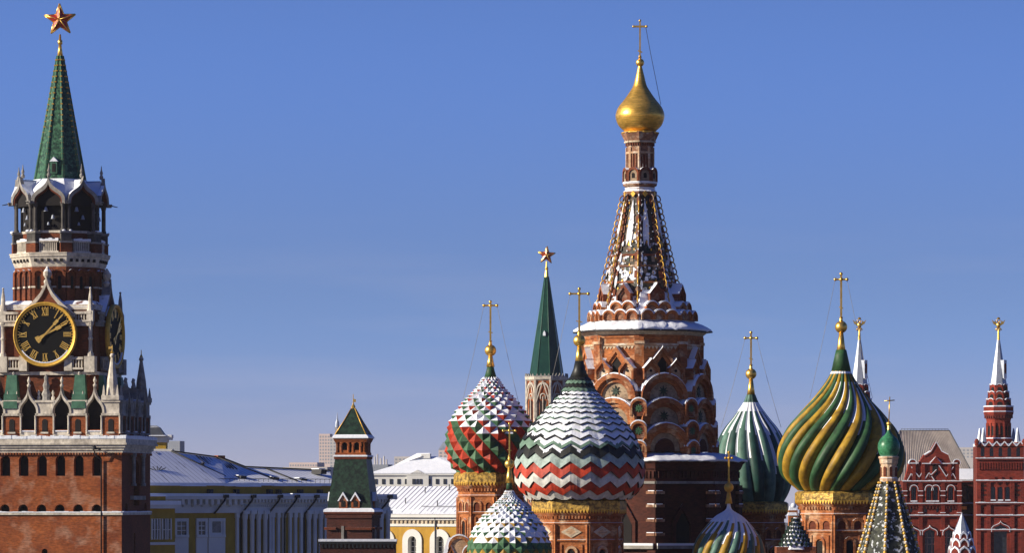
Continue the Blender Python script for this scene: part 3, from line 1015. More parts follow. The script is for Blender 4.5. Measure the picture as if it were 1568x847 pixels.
# spire
m = mb0()
def spr(z):
    return 4.6 + (z - 85) / (278 - 85) * (35.5 - 4.6)
RINGS = [278 - 193 * k / 9 for k in range(10)]
for M_i in range(8):
    a0 = TH + (M_i - 0.5) * PI / 4; a1 = TH + (M_i + 0.5) * PI / 4
    for z0, z1 in zip(RINGS, RINGS[1:]):
        q = []
        for a, z in ((a0, z0), (a1, z0), (a1, z1), (a0, z1)):
            r = spr(z) / math.cos(PI / 8)
            q.append((r * math.sin(a), -r * math.cos(a), z))
        m.poly(q, 'tile_face')
sp_ = m.build('spire', ct)
m = mb0()
for cx, cy, a in corners(8, 1, TH, front=False):
    r0, r1 = spr(278) / math.cos(PI / 8), spr(85) / math.cos(PI / 8)
    m.tube([(cx * r0, cy * r0, 278), (cx * r1, cy * r1, 85)], 2.6, 'patina', 6, 1.0)
    for k in range(22):
        z = 272 - k * 8.6
        r = spr(z) / math.cos(PI / 8)
        m.box(cx * r - 1.7, cx * r + 1.7, cy * r - 1.7, cy * r + 1.7, z + 0.9, z - 0.9, 'gilt_paint')
m.build('ribs', sp_)
for M_ in facets(8, spr(255), TH, lim=0.1)[:1]:
    m = mb0(); m.M = M_
    m.box(-5, 5, -5, 8, 268, 250, 'patina')
    m.plate([(-2.6, 266), (-2.6, 253), (2.6, 253), (2.6, 266)], -5.6, -5.1, 'dark')
    m.plate([(-6.5, 250), (0, 243), (6.5, 250)], -6.5, 9, 'snow')
    m.build('dormer', sp_)
m = mb0()
m.lathe([(4.9, 88), (3.2, 76), (2.2, 68), (3.6, 67), (3.6, 61.5), (2.0, 60.5), (1.3, 52)], 12, 'gilding')
m.build('star_post', ct)
m = mb0()
star_mesh(m, 30, 25, R_(-2))
m.build('ruby_star', ct)
# rain pipe and floodlight on the front
m = mb0(); m.M = FRONT
m.tube([(79, -12, 690), (82, -9, 700), (88.5, -2.4, 706), (88.5, -2.4, GROUND)], 1.1, 'iron')
m.build('drainpipe', ct)
m = mb0(); m.M = FRONT
m.tube([(80, -4, 688), (80, -15, 688)], 0.9, 'iron')
m.lathe([(1.5, 684), (3.4, 687), (4.2, 690.5)], 10, 'iron', 81, -15)
m.tube([(84, -15, 688.5), (91, -15, 690)], 1.2, 'iron')
m.build('floodlight', ct)
# ------------------------------------------------------------------ the cathedral
ca = thing('cathedral', 'red brick cathedral with coloured onion domes around a snowy tent spire', 'cathedral', (xw(980, 300), 300, 0))

def cb(px, D):
    return MB(frame(px, D, ca), -1)

def finial(px, D, ztip, zball, rball, ztop, zarm, arm, zcone0, rcone, parent, wires=None, mat_='gilding'):
    """gilded cone, ball and cross with its chains"""
    m = cb(px, D)
    m.lathe([(rcone, zcone0), (rcone * 0.72, zcone0 - (zcone0 - zball) * 0.35), (rcone * 0.42, zball + rball * 0.7)], 14, mat_)
    m.sphere(0, 0, zball, rball, mat_, 16)
    m.lathe([(rball * 0.30, zball - rball * 0.9), (rball * 0.22, zball - rball * 1.5)], 8, mat_)
    m.build('gilded_ball', parent)
    m = cb(px, D)
    t = max(0.8, rball * 0.16)
    zb = zball - rball
    m.box(-t, t, -t, t, zb, ztop + t * 2, mat_)
    m.box(-arm, arm, -t * 0.8, t * 0.8, zarm + t * 0.9, zarm - t * 0.9, mat_)
    for x, z in ((-arm, zarm), (arm, zarm), (0, ztop + t)):
        m.sphere(x, 0, z, t * 1.7, mat_, 8)
    m.sphere(0, 0, zarm, t * 2.0, mat_, 8)
    zl = zb - (zb - zarm) * 0.32
    m.plate([(-arm * 0.34, zl - t), (arm * 0.34, zl + t * 0.3), (arm * 0.34, zl + t * 1.3), (-arm * 0.34, zl)], -t * 0.7, t * 0.7, mat_)
    m.lathe([(t * 2.0, zb), (t * 1.2, zb - 3), (t * 2.0, zb - 5), (t, zb - 7)], 8, mat_)
    m.build('cross', parent)
    if wires:
        for s_ in (-1, 1):
            m = cb(px, D)
            x1, z1 = wires
            P = []
            for k in range(9):
                u = k / 8
                P.append((s_ * (arm + (x1 - arm) * u), 0, zarm + (z1 - zarm) * u + 4 * math.sin(PI * u)))
            m.tube(P, 0.27, 'grey_stone', 4)
            m.build('chain', parent)

def drum(px, D, apo, ztop, n, rot, label=None, br='cathedral_brick', rows=True, zval=None, valance=True, dia=True, name='chapel_drum', win=True):
    """octagonal brick drum: valance on top, cornices, sunk panels, corner shafts"""
    m = cb(px, D)
    gz = HY + HC * F / D
    m.lathe([(apo, gz), (apo, ztop)], n, br, rot=rot, apo=True, smooth=False)
    side = 2 * apo * math.tan(PI / n)
    m.lathe([(apo + 1, ztop + 7), (apo + 4, ztop + 4), (apo + 6, ztop), (apo - 4, ztop - 0.5)], n, br, rot=rot, apo=True, smooth=False)
    m.lathe([(apo + 0.1, ztop + 46), (apo + 2.2, ztop + 45), (apo + 2.2, ztop + 42.5), (apo + 0.1, ztop + 42)], n, br, rot=rot, apo=True, smooth=False, cap=False)
    m.lathe([(apo + 0.1, ztop + 20), (apo + 1.6, ztop + 19), (apo + 1.6, ztop + 17), (apo + 0.1, ztop + 16.5)], n, br, rot=rot, apo=True, smooth=False, cap=False)
    for M_ in facets(n, apo, rot):
        m.M = M_
        h = side / 2
        for k in range(int(side / 5)):
            x = -h + 2.5 + k * 5
            m.box(x - 1.2, x + 1.2, -3, 0, ztop + 11, ztop + 7, br)
        for s_ in (-1, 1):
            m.box(s_ * h - 3.2, s_ * h + 3.2, -1.8, 3, gz, ztop + 20, br)
        if dia:
            c = (0, ztop + 31)
            w_ = h * 0.62
            q = [(-w_, c[1]), (0, c[1] - 9), (w_, c[1]), (0, c[1] + 9)]
            m.plate(q, -1.2, 0.3, 'plaster')
            m.plate([(x * 0.6, c[1] + (z - c[1]) * 0.6) for x, z in q], -1.5, -1.1, 'pale_brick')
        else:
            for s_ in (-0.5, 0.5):
                m.band(arch(s_ * h, ztop + 41, h * 0.8, 17, 'round'), arch(s_ * h, ztop + 41, h * 0.5, 13, 'round'), -1.8, 0, br)
                m.plate(arch(s_ * h, ztop + 41, h * 0.5, 13, 'round'), -0.5, 0.2, 'dark_brick')
        if win:
            m.band(arch(0, ztop + 92, h * 0.75, 40, 'round'), arch(0, ztop + 92, h * 0.48, 36, 'round'), -2.0, 0, 'pale_brick' if dia else br)
            m.plate(arch(0, ztop + 92, h * 0.40, 34, 'round'), -0.4, 0.2, 'dark')
            for s_ in (-0.62, 0.62):
                m.box(s_ * h - 1.4, s_ * h + 1.4, -1.6, 0, gz, ztop + 50, br)
    d = m.build(name, ca, label)
    if valance:
        zv0, zv1 = ztop, zval
        m = cb(px, D)
        m.lathe([(apo + 5, zv0), (apo + 6.5, zv0 - 3), (apo + 6.5, zv1 + 3), (apo + 3, zv1), (apo - 8, zv1 - 1)], n, 'valance', rot=rot, apo=True, smooth=False)
        for M_ in facets(n, apo + 6.5, rot):
            m.M = M_
            hh = (apo + 6.5) * math.tan(PI / n)
            k = max(3, int(2 * hh / 5))
            for i in range(k):
                x = -hh + (i + 0.5) * 2 * hh / k
                m.plate([(x - 2.3, zv0 - 3), (x, zv0 + 3), (x + 2.3, zv0 - 3)], -0.4, 0.4, 'gilt_paint')
        m.build('gilded_valance', d)
    return d

def pn(x, y, z):
    return noise.noise(Vector((x, y, z)))

# --- dome surfaces ---------------------------------------------------------
def zigzag_dome(px, D, pts, cap, bounds, N, amp, colours, parent, label):
    """courses of zigzag shingles; each course stands proud of the one below"""
    P = Prof(pts)
    m = cb(px, D)
    m.lathe(cap, 24, 'paint_black', smooth=True)
    SUB = 6
    n = N * SUB
    fs = (0.0, 0.22, 0.45, 0.62, 0.8, 1.0)
    K = len(bounds) - 1
    prev = None
    for k in range(K):
        a, b = bounds[k], bounds[k + 1]
        rings = []
        for f in fs:
            ring = []
            for i in range(n):
                th = 2 * PI * i / n
                u = (i % SUB) / SUB
                zig = (abs(2 * u - 1) - 0.5) * (amp * (0.5 + 0.5 * min(1, max(0, (a - 0.3) / 0.35)))) * (b - a) * (1.0 if 0 < k else f)
                t = a + (b - a) * f + zig
                r, z = P.at(t)
                lift = 3.0 * f * min(1, r / 40)
                ring.append(m.v((r + lift) * math.sin(th), -(r + lift) * math.cos(th), z - (0.0 if f < 1 else 0)))
            rings.append(ring)
        if prev:
            for i in range(n):
                m.f((prev[i], prev[(i + 1) % n], rings[0][(i + 1) % n], rings[0][i]), 'paint_black')
        for j in range(len(fs) - 1):
            tm = a + (b - a) * (fs[j] + fs[j + 1]) / 2
            for i in range(n):
                th = 2 * PI * (i + 0.5) / n
                r, z = P.at(tm)
                th2 = (th + PI) % (2 * PI) - PI
                c = colours[k]
                # snow clings to the upper part of every upper course
                amt = 1.0 - max(0, (tm - 0.48)) / 0.14
                amt = min(amt, (tm - 0.10) / 0.05)
                amt -= max(0, (-th2 - 0.55)) * 1.2 + max(0, th2 - 1.5) * 0.5
                amt += pn(th * 2.2, tm * 9, 3.0) * 0.6
                lim_ = 0.80 if amt > 0.55 else 0.62 if amt > 0.25 else 0.45 if amt > 0.0 else 0
                lim_ += pn(th * 9, k * 1.7, 5) * 0.22 if lim_ else 0
                if (fs[j] + fs[j + 1]) / 2 < lim_:
                    c = 'snow'
                m.f((rings[j][i], rings[j][(i + 1) % n], rings[j + 1][(i + 1) % n], rings[j + 1][i]), c)
        prev = rings[-1]
    return m.build('onion_dome', parent, label)

def stud_dome(px, D, pts, cap, capmat, tb, N, h, cols, snow_t, parent, label, capn=20, seed=1.0, plainsnow=0.0):
    """staggered rows of pyramid studs"""
    P = Prof(pts)
    m = cb(px, D)
    m.lathe(cap, capn, capmat, smooth=True)
    K = len(tb) - 1
    def pt(t, th, lift=0):
        r, z = P.at(t)
        r0, z0 = P.at(t - 0.01); r1, z1 = P.at(t + 0.01)
        dx, dz = r1 - r0, z1 - z0
        l = math.hypot(dx, dz) or 1
        nr, nz = dz / l, -dx / l
        rr = r + nr * lift; zz = z + nz * lift
        return m.v(rr * math.sin(th), -rr * math.cos(th), zz)
    for k in range(1, K):
        for i in range(N):
            th = (i + 0.5 * (k % 2)) * 2 * PI / N
            d = PI / N
            tm, tt, tbm = tb[k], tb[k - 1], tb[k + 1]
            r, z = P.at(tm)
            hh = h * min(1, r / 40 + 0.15)
            L_, R_i, T, Bt = pt(tm, th - d), pt(tm, th + d), pt(tt, th), pt(tbm, th)
            ap = pt(tm + (tbm - tt) * (0.05 + 0.21 * max(0, min(1, (snow_t - tm) / 0.2))), th, hh)
            c = cols(i, k)
            th2 = (th + PI) % (2 * PI) - PI
            a = (snow_t - tm) / 0.15 + pn(th * 2.5, tm * 8, seed) * 0.7 - max(0, -th2 - 1.0) * 0.9
            up = 'snow' if a > 0.0 else c
            up2 = 'snow' if a > 0.15 else c
            if -0.9 < a <= 0 and pn(th * 7, tm * 23, seed + 3) > 0.42:
                up = 'snow'
            low = c
            if plainsnow and a > plainsnow:
                low = 'snow' if pn(th * 9, tm * 31, seed + 7) > -0.02 else c
                c = 'snow' if pn(th * 9, tm * 31, seed + 11) > 0.15 else c
            m.f((L_, T, ap), up); m.f((T, R_i, ap), up2)
            m.f((R_i, Bt, ap), c); m.f((Bt, L_, ap), low)
    return m.build('onion_dome', parent, label)

def lobe_dome(px, D, pts, cap, capmat, N, twist, depth, cols, snowf, parent, label, steps=44, SUB=8, tw_pow=1.0):
    """swelling lobes running from the neck to the foot, straight or twisted"""
    P = Prof(pts)
    m = cb(px, D)
    m.lathe(cap, 20, capmat, smooth=True)
    n = N * SUB
    rings = []
    us = [0, .06, .18, .34, .5, .66, .82, .94] if SUB == 8 else [i / SUB for i in range(SUB)]
    for j in range(steps + 1):
        t = j / steps
        r, z = P.at(t)
        dep = depth * min(1, t * 5 + 0.15) * (1 if t < 0.85 else 1 - (t - 0.85) * 3)
        tw = twist * (t ** tw_pow)
        ring = []
        for i in range(n):
            u = us[i % SUB]
            th = 2 * PI * (i // SUB + u) / N + tw
            bump = math.sqrt(max(0, 1 - (2 * u - 1) ** 2))
            rr = r * (1 - dep + dep * bump)
            ring.append(m.v(rr * math.sin(th), -rr * math.cos(th), z))
        rings.append(ring)
    for j in range(steps):
        t = (j + 0.5) / steps
        for i in range(n):
            lobe, q = i // SUB, i % SUB
            th = 2 * PI * (lobe + (us[q] + (us[q + 1] if q + 1 < SUB else 1)) / 2) / N + twist * t ** tw_pow
            th2 = (th + PI) % (2 * PI) - PI
            c = 'snow' if snowf(t, q, lobe, th2) else cols(lobe, t)
            m.f((rings[j][i], rings[j][(i + 1) % n], rings[j + 1][(i + 1) % n], rings[j + 1][i]), c, True)
    return m.build('onion_dome', parent, label)

# --- red and green studded dome on the left --------------------------------
DA = 300
d = drum(751, DA, 46, 742, 8, R_(-14), 'brick drum under the red and green studded dome', zval=724, dia=False)
tbA = [0.02]
while tbA[-1] < 1.0:
    tbA.append(tbA[-1] + 0.022 + 0.052 * min(1, tbA[-1] * 1.4))
stud_dome(751, DA, [(9, 574), (13, 583), (22, 598), (43, 623), (59, 647), (65, 675), (64, 695), (58, 711), (46, 725)],
          [(4.5, 560), (6.5, 568), (10, 580)], 'paint_leaf', tbA, 18, 6.0,
          lambda i, k: 'paint_red' if (i + k // 2) % 2 else 'paint_green', 0.60, d, 'onion dome of red and green pyramid studs under snow', plainsnow=0.8)
finial(751, DA, 560, 537, 9, 461, 468, 10, 562, 6.5, d, wires=(44, 620))

# --- zigzag dome in front ---------------------------------------------------
DB = 285
d = drum(887, DB, 62, 784, 8, R_(-12), 'brick drum with pale diamond panels under the zigzag dome', zval=765, dia=True)
bn = [0.0]
NB = 20
for k in range(NB):
    bn.append(bn[-1] + (0.34 + 0.66 * min(1, k / (NB - 5))))
bn = [b / bn[-1] for b in bn]
colB = ['paint_sage' if k % 2 else 'paint_black' for k in range(NB)]
colB[-7:] = ['paint_sage', 'paint_black', 'paint_pale', 'paint_red', 'paint_white', 'paint_red', 'paint_white']
zigzag_dome(887, DB, [(15, 578), (18, 583), (28, 602), (54, 630), (78, 659), (90, 682), (97, 705), (99, 722), (97, 738), (90, 752), (76, 766)],
            [(6.5, 553), (9, 565), (17, 584)], bn, 20, 0.75, colB, d, 'onion dome of red, white, black and green zigzags under snow')
finial(887, DB, 553, 522, 9.5, 441, 450, 14, 556, 7, d, wires=(52, 625))

# --- small snowy studded dome in the bottom corner --------------------------
DC = 278
d = drum(780, DC, 44, 890, 8, R_(-10), None, zval=875, dia=False, win=False)
tbC = [0.02]
while tbC[-1] < 1.0:
    tbC.append(tbC[-1] + 0.020 + 0.042 * min(1, tbC[-1] * 1.6))
stud_dome(780, DC, [(5, 748), (10, 760), (26, 777), (43, 796), (55, 815), (61, 834), (63, 850), (60, 864), (48, 878)],
          [(3.6, 736), (5, 750)], 'paint_leaf', tbC, 22, 3.8,
          lambda i, k: ('paint_green', 'paint_yellow', 'paint_green')[(k) % 3], 0.70, d, 'small snow covered dome of green and ochre studs', seed=9.0, plainsnow=0.6)
finial(780, DC, 736, 711, 7.5, 648, 660, 9.5, 740, 6, d)

# --- ribbed green dome behind the tent tower --------------------------------
DE = 310
d = drum(1150, DE, 50, 784, 8, R_(-6), 'brick drum under the ribbed teal dome', zval=769, dia=False)
def snE(t, q, lobe, th):
    e = 0.52 + 0.14 * pn(lobe * 1.7, 0.3, 2.0) + 0.06 * math.cos(th)
    if t < 0.06: return False
    if t < 0.15: return True
    wdt = 1.0 - (t - 0.12) / e
    return q in (7, 0) and wdt > 0 or q == 1 and wdt > 0.12 or q == 6 and wdt > 0.5 or (q == 2 and wdt > 0.55)
lobe_dome(1150, DE, [(7, 605), (13, 619), (28, 640), (42, 657), (52, 675), (60, 697), (64, 720), (63, 738), (58, 755), (50, 770)],
          [(5, 601), (7, 607)], 'paint_leaf', 18, R_(22), 0.13, lambda l, t: 'paint_teal' if l % 2 else 'paint_mint', snE, d,
          'ribbed teal and mint onion dome streaked with snow')
finial(1150, DE, 601, 573, 8.5, 508, 518, 9, 606, 6.5, d, wires=(46, 655))

# --- yellow and green spiral dome -------------------------------------------
DF_ = 285
d = drum(1288, DF_, 60, 770, 8, R_(8), 'brick drum under the big spiral dome', zval=753, dia=False)
def snF(t, q, lobe, th):
    if 0.015 < t < 0.035: return True
    e = 0.42 + 0.22 * pn(lobe * 2.3, 1.3, 4.0)
    if t > e + 0.2 or t < 0.1: return False
    a = pn(lobe * 3.1, t * 6, 8.0) - max(0, -0.5 - th) * 0.7 - max(0, t - e) * 3
    return q == 0 and a > -0.35 or q == 1 and t < e + 0.08 and a > -0.15
lobe_dome(1288, DF_, [(13.5, 566), (17, 573), (26, 588), (44, 611), (64, 633), (83, 656), (94, 678), (98, 696), (97, 714), (89, 732), (66, 752)],
          [(8, 536), (10, 545), (15, 568)], 'paint_leaf', 24, R_(-82), 0.165, lambda l, t: 'paint_yellow' if l % 2 else 'paint_leaf', snF, d,
          'big onion dome of spiralling yellow and green lobes', steps=60, tw_pow=1.0)
finial(1288, DF_, 536, 501, 9.5, 418, 428, 9, 541, 7.5, d, wires=(48, 610))

# --- small spiral dome below ------------------------------------------------
DG = 285
d = drum(1116, DG, 42, 890, 8, R_(-10), None, zval=874, dia=False, win=False)
def snG(t, q, lobe, th):
    e = 0.60 + 0.10 * pn(lobe * 2.1, 0.7, 6.0)
    return t < e * (1.1 if q in (7, 0) else 0.95 if q == 1 else 0.78 if q in (6, 2) else 0.50)
lobe_dome(1116, DG, [(2.5, 774), (6, 782), (22, 792), (38, 809), (50, 826), (56, 845), (57, 858), (54, 870), (46, 880)],
          [(2, 770), (3, 775)], 'snow', 22, R_(-52), 0.13, lambda l, t: 'paint_yellow' if l % 2 else 'paint_mint', snG, d,
          'small dome of yellow and green spirals capped with snow')
finial(1116, DG, 772, 747, 7.5, 692, 702, 5, 772, 5.5, d, mat_='gilt_paint')

# --- striped tent with a little green onion on the right --------------------
DH = 265
gz = HY + HC * F / DH
m = cb(1361, DH)
m.lathe([(60, gz), (60, 862)], 8, 'cathedral_brick', rot=R_(10), apo=True, smooth=False)
m.lathe([(60, 862), (64, 858), (64, 853), (44, 852)], 8, 'pale_brick', rot=R_(10), apo=True, smooth=False)
tent = m.build('bell_tent', ca, 'checkered tent roof with beaded ribs and a little green dome')
mat('checker_tile', (0.055, 0.06, 0.040), (0.012, 0.014, 0.012), scale=3.0, lo=0.42, hi=0.58, rough=0.75, spots=((0.52, 0.54, 0.56), 3.6, 0.57, 0.62))
m = cb(1361, DH)
m.lathe([(44, 853), (12.5, 737)], 8, 'checker_tile', rot=R_(10), apo=True, smooth=False)
m.build('tent_roof', tent)
for cx, cy, a in corners(8, 1, R_(10)):
    m = cb(1361, DH)
    r0, r1 = 44 / math.cos(PI / 8), 12.5 / math.cos(PI / 8)
    for k in range(24):
        u = k / 24
        r = r0 + (r1 - r0) * u
        z = 853 + (737 - 853) * u
        m.sphere(cx * (r + 0.5), cy * (r + 0.5), z - 2, 2.7 - 0.5 * u, 'gilt_paint' if k % 2 else 'plaster', 8)
    m.build('beaded_rib', tent)
m = cb(1361, DH)
m.lathe([(12.5, 740), (14, 737), (14, 733), (12.3, 732), (12.3, 712), (14, 710), (14.5, 704), (16, 702), (16, 699.5), (11, 699)], 12, 'pale_brick', smooth=False)
for M_ in facets(8, 12.6, R_(10)):
    m.M = M_
    m.plate(arch(0, 730, 4.5, 15, 'round', 6), -0.5, 0.4, 'dark_brick')
m.build('brick_neck', tent)
m = cb(1361, DH)
m.lathe(spline([(11, 700), (14.5, 696), (16.8, 688), (16.4, 680), (12.5, 672), (6, 666), (3, 661), (2.4, 657)], 3), 20, 'onion_green', smooth=True)
m.build('onion_dome', tent)
m = cb(1361, DH)
m.lathe([(2.8, 658), (2.2, 652), (3.6, 650), (3.6, 647.5), (1.2, 646)], 10, 'gilding')
m.tube([(0, 0, 647), (1.5, 0, 608)], 0.8, 'gilding')
m.tube([(-6.5, 0, 614.5), (9, 0, 613.2)], 0.8, 'gilding')
m.build('cross', tent)

# --- little scaled roof and chimney between the domes -----------------------
m = cb(1218, 272)
gz = HY + HC * F / 272
m.box(-30, 30, -20, 30, gz, 838, 'cathedral_dark_brick')
m.lathe([(25, 842), (17, 822), (9, 806), (3, 793)], 8, 'snow', smooth=False)
for j in range(7):
    z0 = 838 - j * 6.2
    rr = 23.6 - j * 3.1
    k = 18
    for i in range(k):
        a = 2 * PI * (i + 0.5 * (j % 2)) / k
        mm = Matrix.Rotation(a, 4, 'Z') @ Matrix.Translation((0, -rr, 0))
        m.M = mm
        w_ = rr * PI / k
        m.plate([(-w_ * 0.8, z0 - 4.5), (0, z0), (w_ * 0.8, z0 - 4.5), (0, z0 - 7)], -1.8, 0.5, 'dark_tile')
m.build('scaled_roof', ca)
m = cb(1214, 276)
m.box(-7, 7, -6, 6, gz, 782, 'cathedral_brick')
m.taper(-1, 0, 7, 790, 4, 776, 'snow')
m.sphere(1, -2, 775, 4.2, 'snow', 10)
m.build('chimney', ca)

# --- brick gables under snow in the lower left corner -----------------------
for px, wd, z0, h, kind in ((703, 30, 850, 27, 'round'), (690, 22, 862, 24, 'tri'), (722, 24, 858, 20, 'round')):
    m = cb(px, 283)
    gz = HY + HC * F / 283
    m.box(-wd / 2, wd / 2, 0, 20, gz, z0, 'cathedral_brick')
    m.plate(arch(0, z0, wd, h, kind), -1, 24, 'pale_brick', side='snow')
    m.band(arch(0, z0, wd + 3, h + 2.5, kind), arch(0, z0, wd - 4, h - 2.5, kind), -2.5, 24, 'cathedral_brick', top='snow')
    m.band(arch(0, z0, wd + 5, h + 4.5, kind), arch(0, z0, wd + 3, h + 2.5, kind), -1.5, 25, 'snow')
    m.build('gable', ca)
m = cb(694, 290)
m.taper(0, 0, 16, 850, 8, 824, 'snow')
m.box(-14, 14, -10, 10, HY + HC * F / 290, 848, 'cathedral_brick')
m.build('gable_roof', ca)

# --- the central tent tower -------------------------------------------------
DT = 300
XO = 984
RT = R_(17.5)
def tb_():
    return MB(frame(XO, DT, ca), -1)
m = tb_()
AO = 84.0                            # apothem of the octagon
gz = HY + HC * F / DT
m.lathe([(AO + 4, 712), (AO, 690), (AO, 522), (AO + 2, 520), (AO + 2, 516)], 8, 'cathedral_brick', rot=RT, apo=True, smooth=False)
m.lathe([(AO + 1, 516), (AO + 6, 512), (AO + 9, 509), (AO + 9, 507.5)], 8, 'plaster', rot=RT, apo=True, smooth=False)
for cx, cy, a in corners(8, AO / math.cos(PI / 8), RT):
    m.M = Matrix.Translation((cx, cy, 0)) @ Matrix.Rotation(a, 4, 'Z')
    m.box(-7, 7, -2.5, 6, 600, 519, 'cathedral_brick')
    m.box(-8, 8, -4, 6, 530, 526, 'pale_brick')
for M_ in facets(8, AO, RT):
    m.M = M_
    m.box(-30, 30, -1.6, 0, 532, 529, 'pale_brick')
    for k in range(9):
        m.plate([(-28 + 6 * k, 533), (-25 + 6 * k, 538), (-22 + 6 * k, 533)], -1.0, 0.1, 'plaster')
central = m.build('tent_tower', ca, 'tall octagonal brick tower stacked with kokoshnik arches')
# snowy eaves
m = tb_()
snow_ring(m, [(10, 509.3), (14, 509), (14.5, 506), (8, 502), (0, 498), (-14, 492), (-24, 489)], 8, AO, RT, sub=14, ar=5, az=2.4)
m.lathe([(AO + 15, 510.5), (AO + 15, 508.5), (AO + 5, 508), (AO + 5, 510.5)], 8, 'iron', rot=RT, apo=True, smooth=False)
m.build('snowy_eaves', central)
# rows of small round gables at the foot of the tent
def row(apo, z, wdt, h, per, kind, depth, br, nm, inner=None, star=False, eye=False, gate=False, yoff=0, offs=None, out_m=None):
    for M_ in facets(8, apo, RT, lim=0.3):
        for k in range(per):
            u = ((k - (per - 1) / 2) * wdt) if offs is None else offs[k]
            m = tb_(); m.M = M_
            o = arch(u, z, wdt, h, kind, 12)
            i_ = arch(u, z, wdt * 0.80, h * 0.82, kind, 12)
            i2 = arch(u, z, wdt * 0.62, h * 0.66, kind, 12)
            m.band(o, i_, -depth, depth * 1.5, out_m or br)
            m.band(i_, i2, -depth * 0.62, depth, br)
            m.plate(i2, -depth * 0.30, depth, inner or 'pale_brick')
            sn = arch(u, z, wdt + 2.0, h + 1.8, kind, 12)
            m.band(sn[2:-2], o[2:-2], -depth * 0.75, depth * 1.7, 'snow')
            if eye:
                m.plate([(u + 2.2 * math.cos(a * PI / 4), z - h * 0.42 + 2.2 * math.sin(a * PI / 4)) for a in range(8)], -depth * 0.40, -depth * 0.1, 'dark')
            if gate:
                m.plate(arch(u, z, wdt * 0.40, h * (0.46 if kind == 'round' else 0.62), 'round', 12), -depth * 0.42, -depth * 0.1, 'shade_brick' if kind == 'round' else 'dark')
            if star:
                for a in range(8):
                    a_ = a * PI / 4
                    c = (u, z - h * 0.32)
                    l = wdt * 0.115
                    p = [(c[0], c[1]), (c[0] + l * 0.35 * math.cos(a_ + 0.5), c[1] + l * 0.35 * math.sin(a_ + 0.5)),
                         (c[0] + l * math.cos(a_), c[1] + l * math.sin(a_)), (c[0] + l * 0.35 * math.cos(a_ - 0.5), c[1] + l * 0.35 * math.sin(a_ - 0.5))]
                    m.plate(p, -depth * 0.42, -depth * 0.1, 'dark_tile')
            m.build(nm, central)
row(75, 493, 19.6, 15, 3, 'round', 5, 'cathedral_brick', 'round_gable', inner='weathered_brick')
row(69, 480, 20, 15, 2, 'round', 5, 'cathedral_brick', 'round_gable', inner='weathered_brick')
row(61, 471, 24, 34, 1, 'house', 7, 'cathedral_dark_brick', 'pointed_gable', inner='cathedral_dark_brick')
m = tb_()
m.lathe([(74, 494), (69, 480), (62, 468), (54, 450), (46, 440)], 8, 'snow', rot=RT, apo=True, smooth=False)
m.build('tent_foot', central)
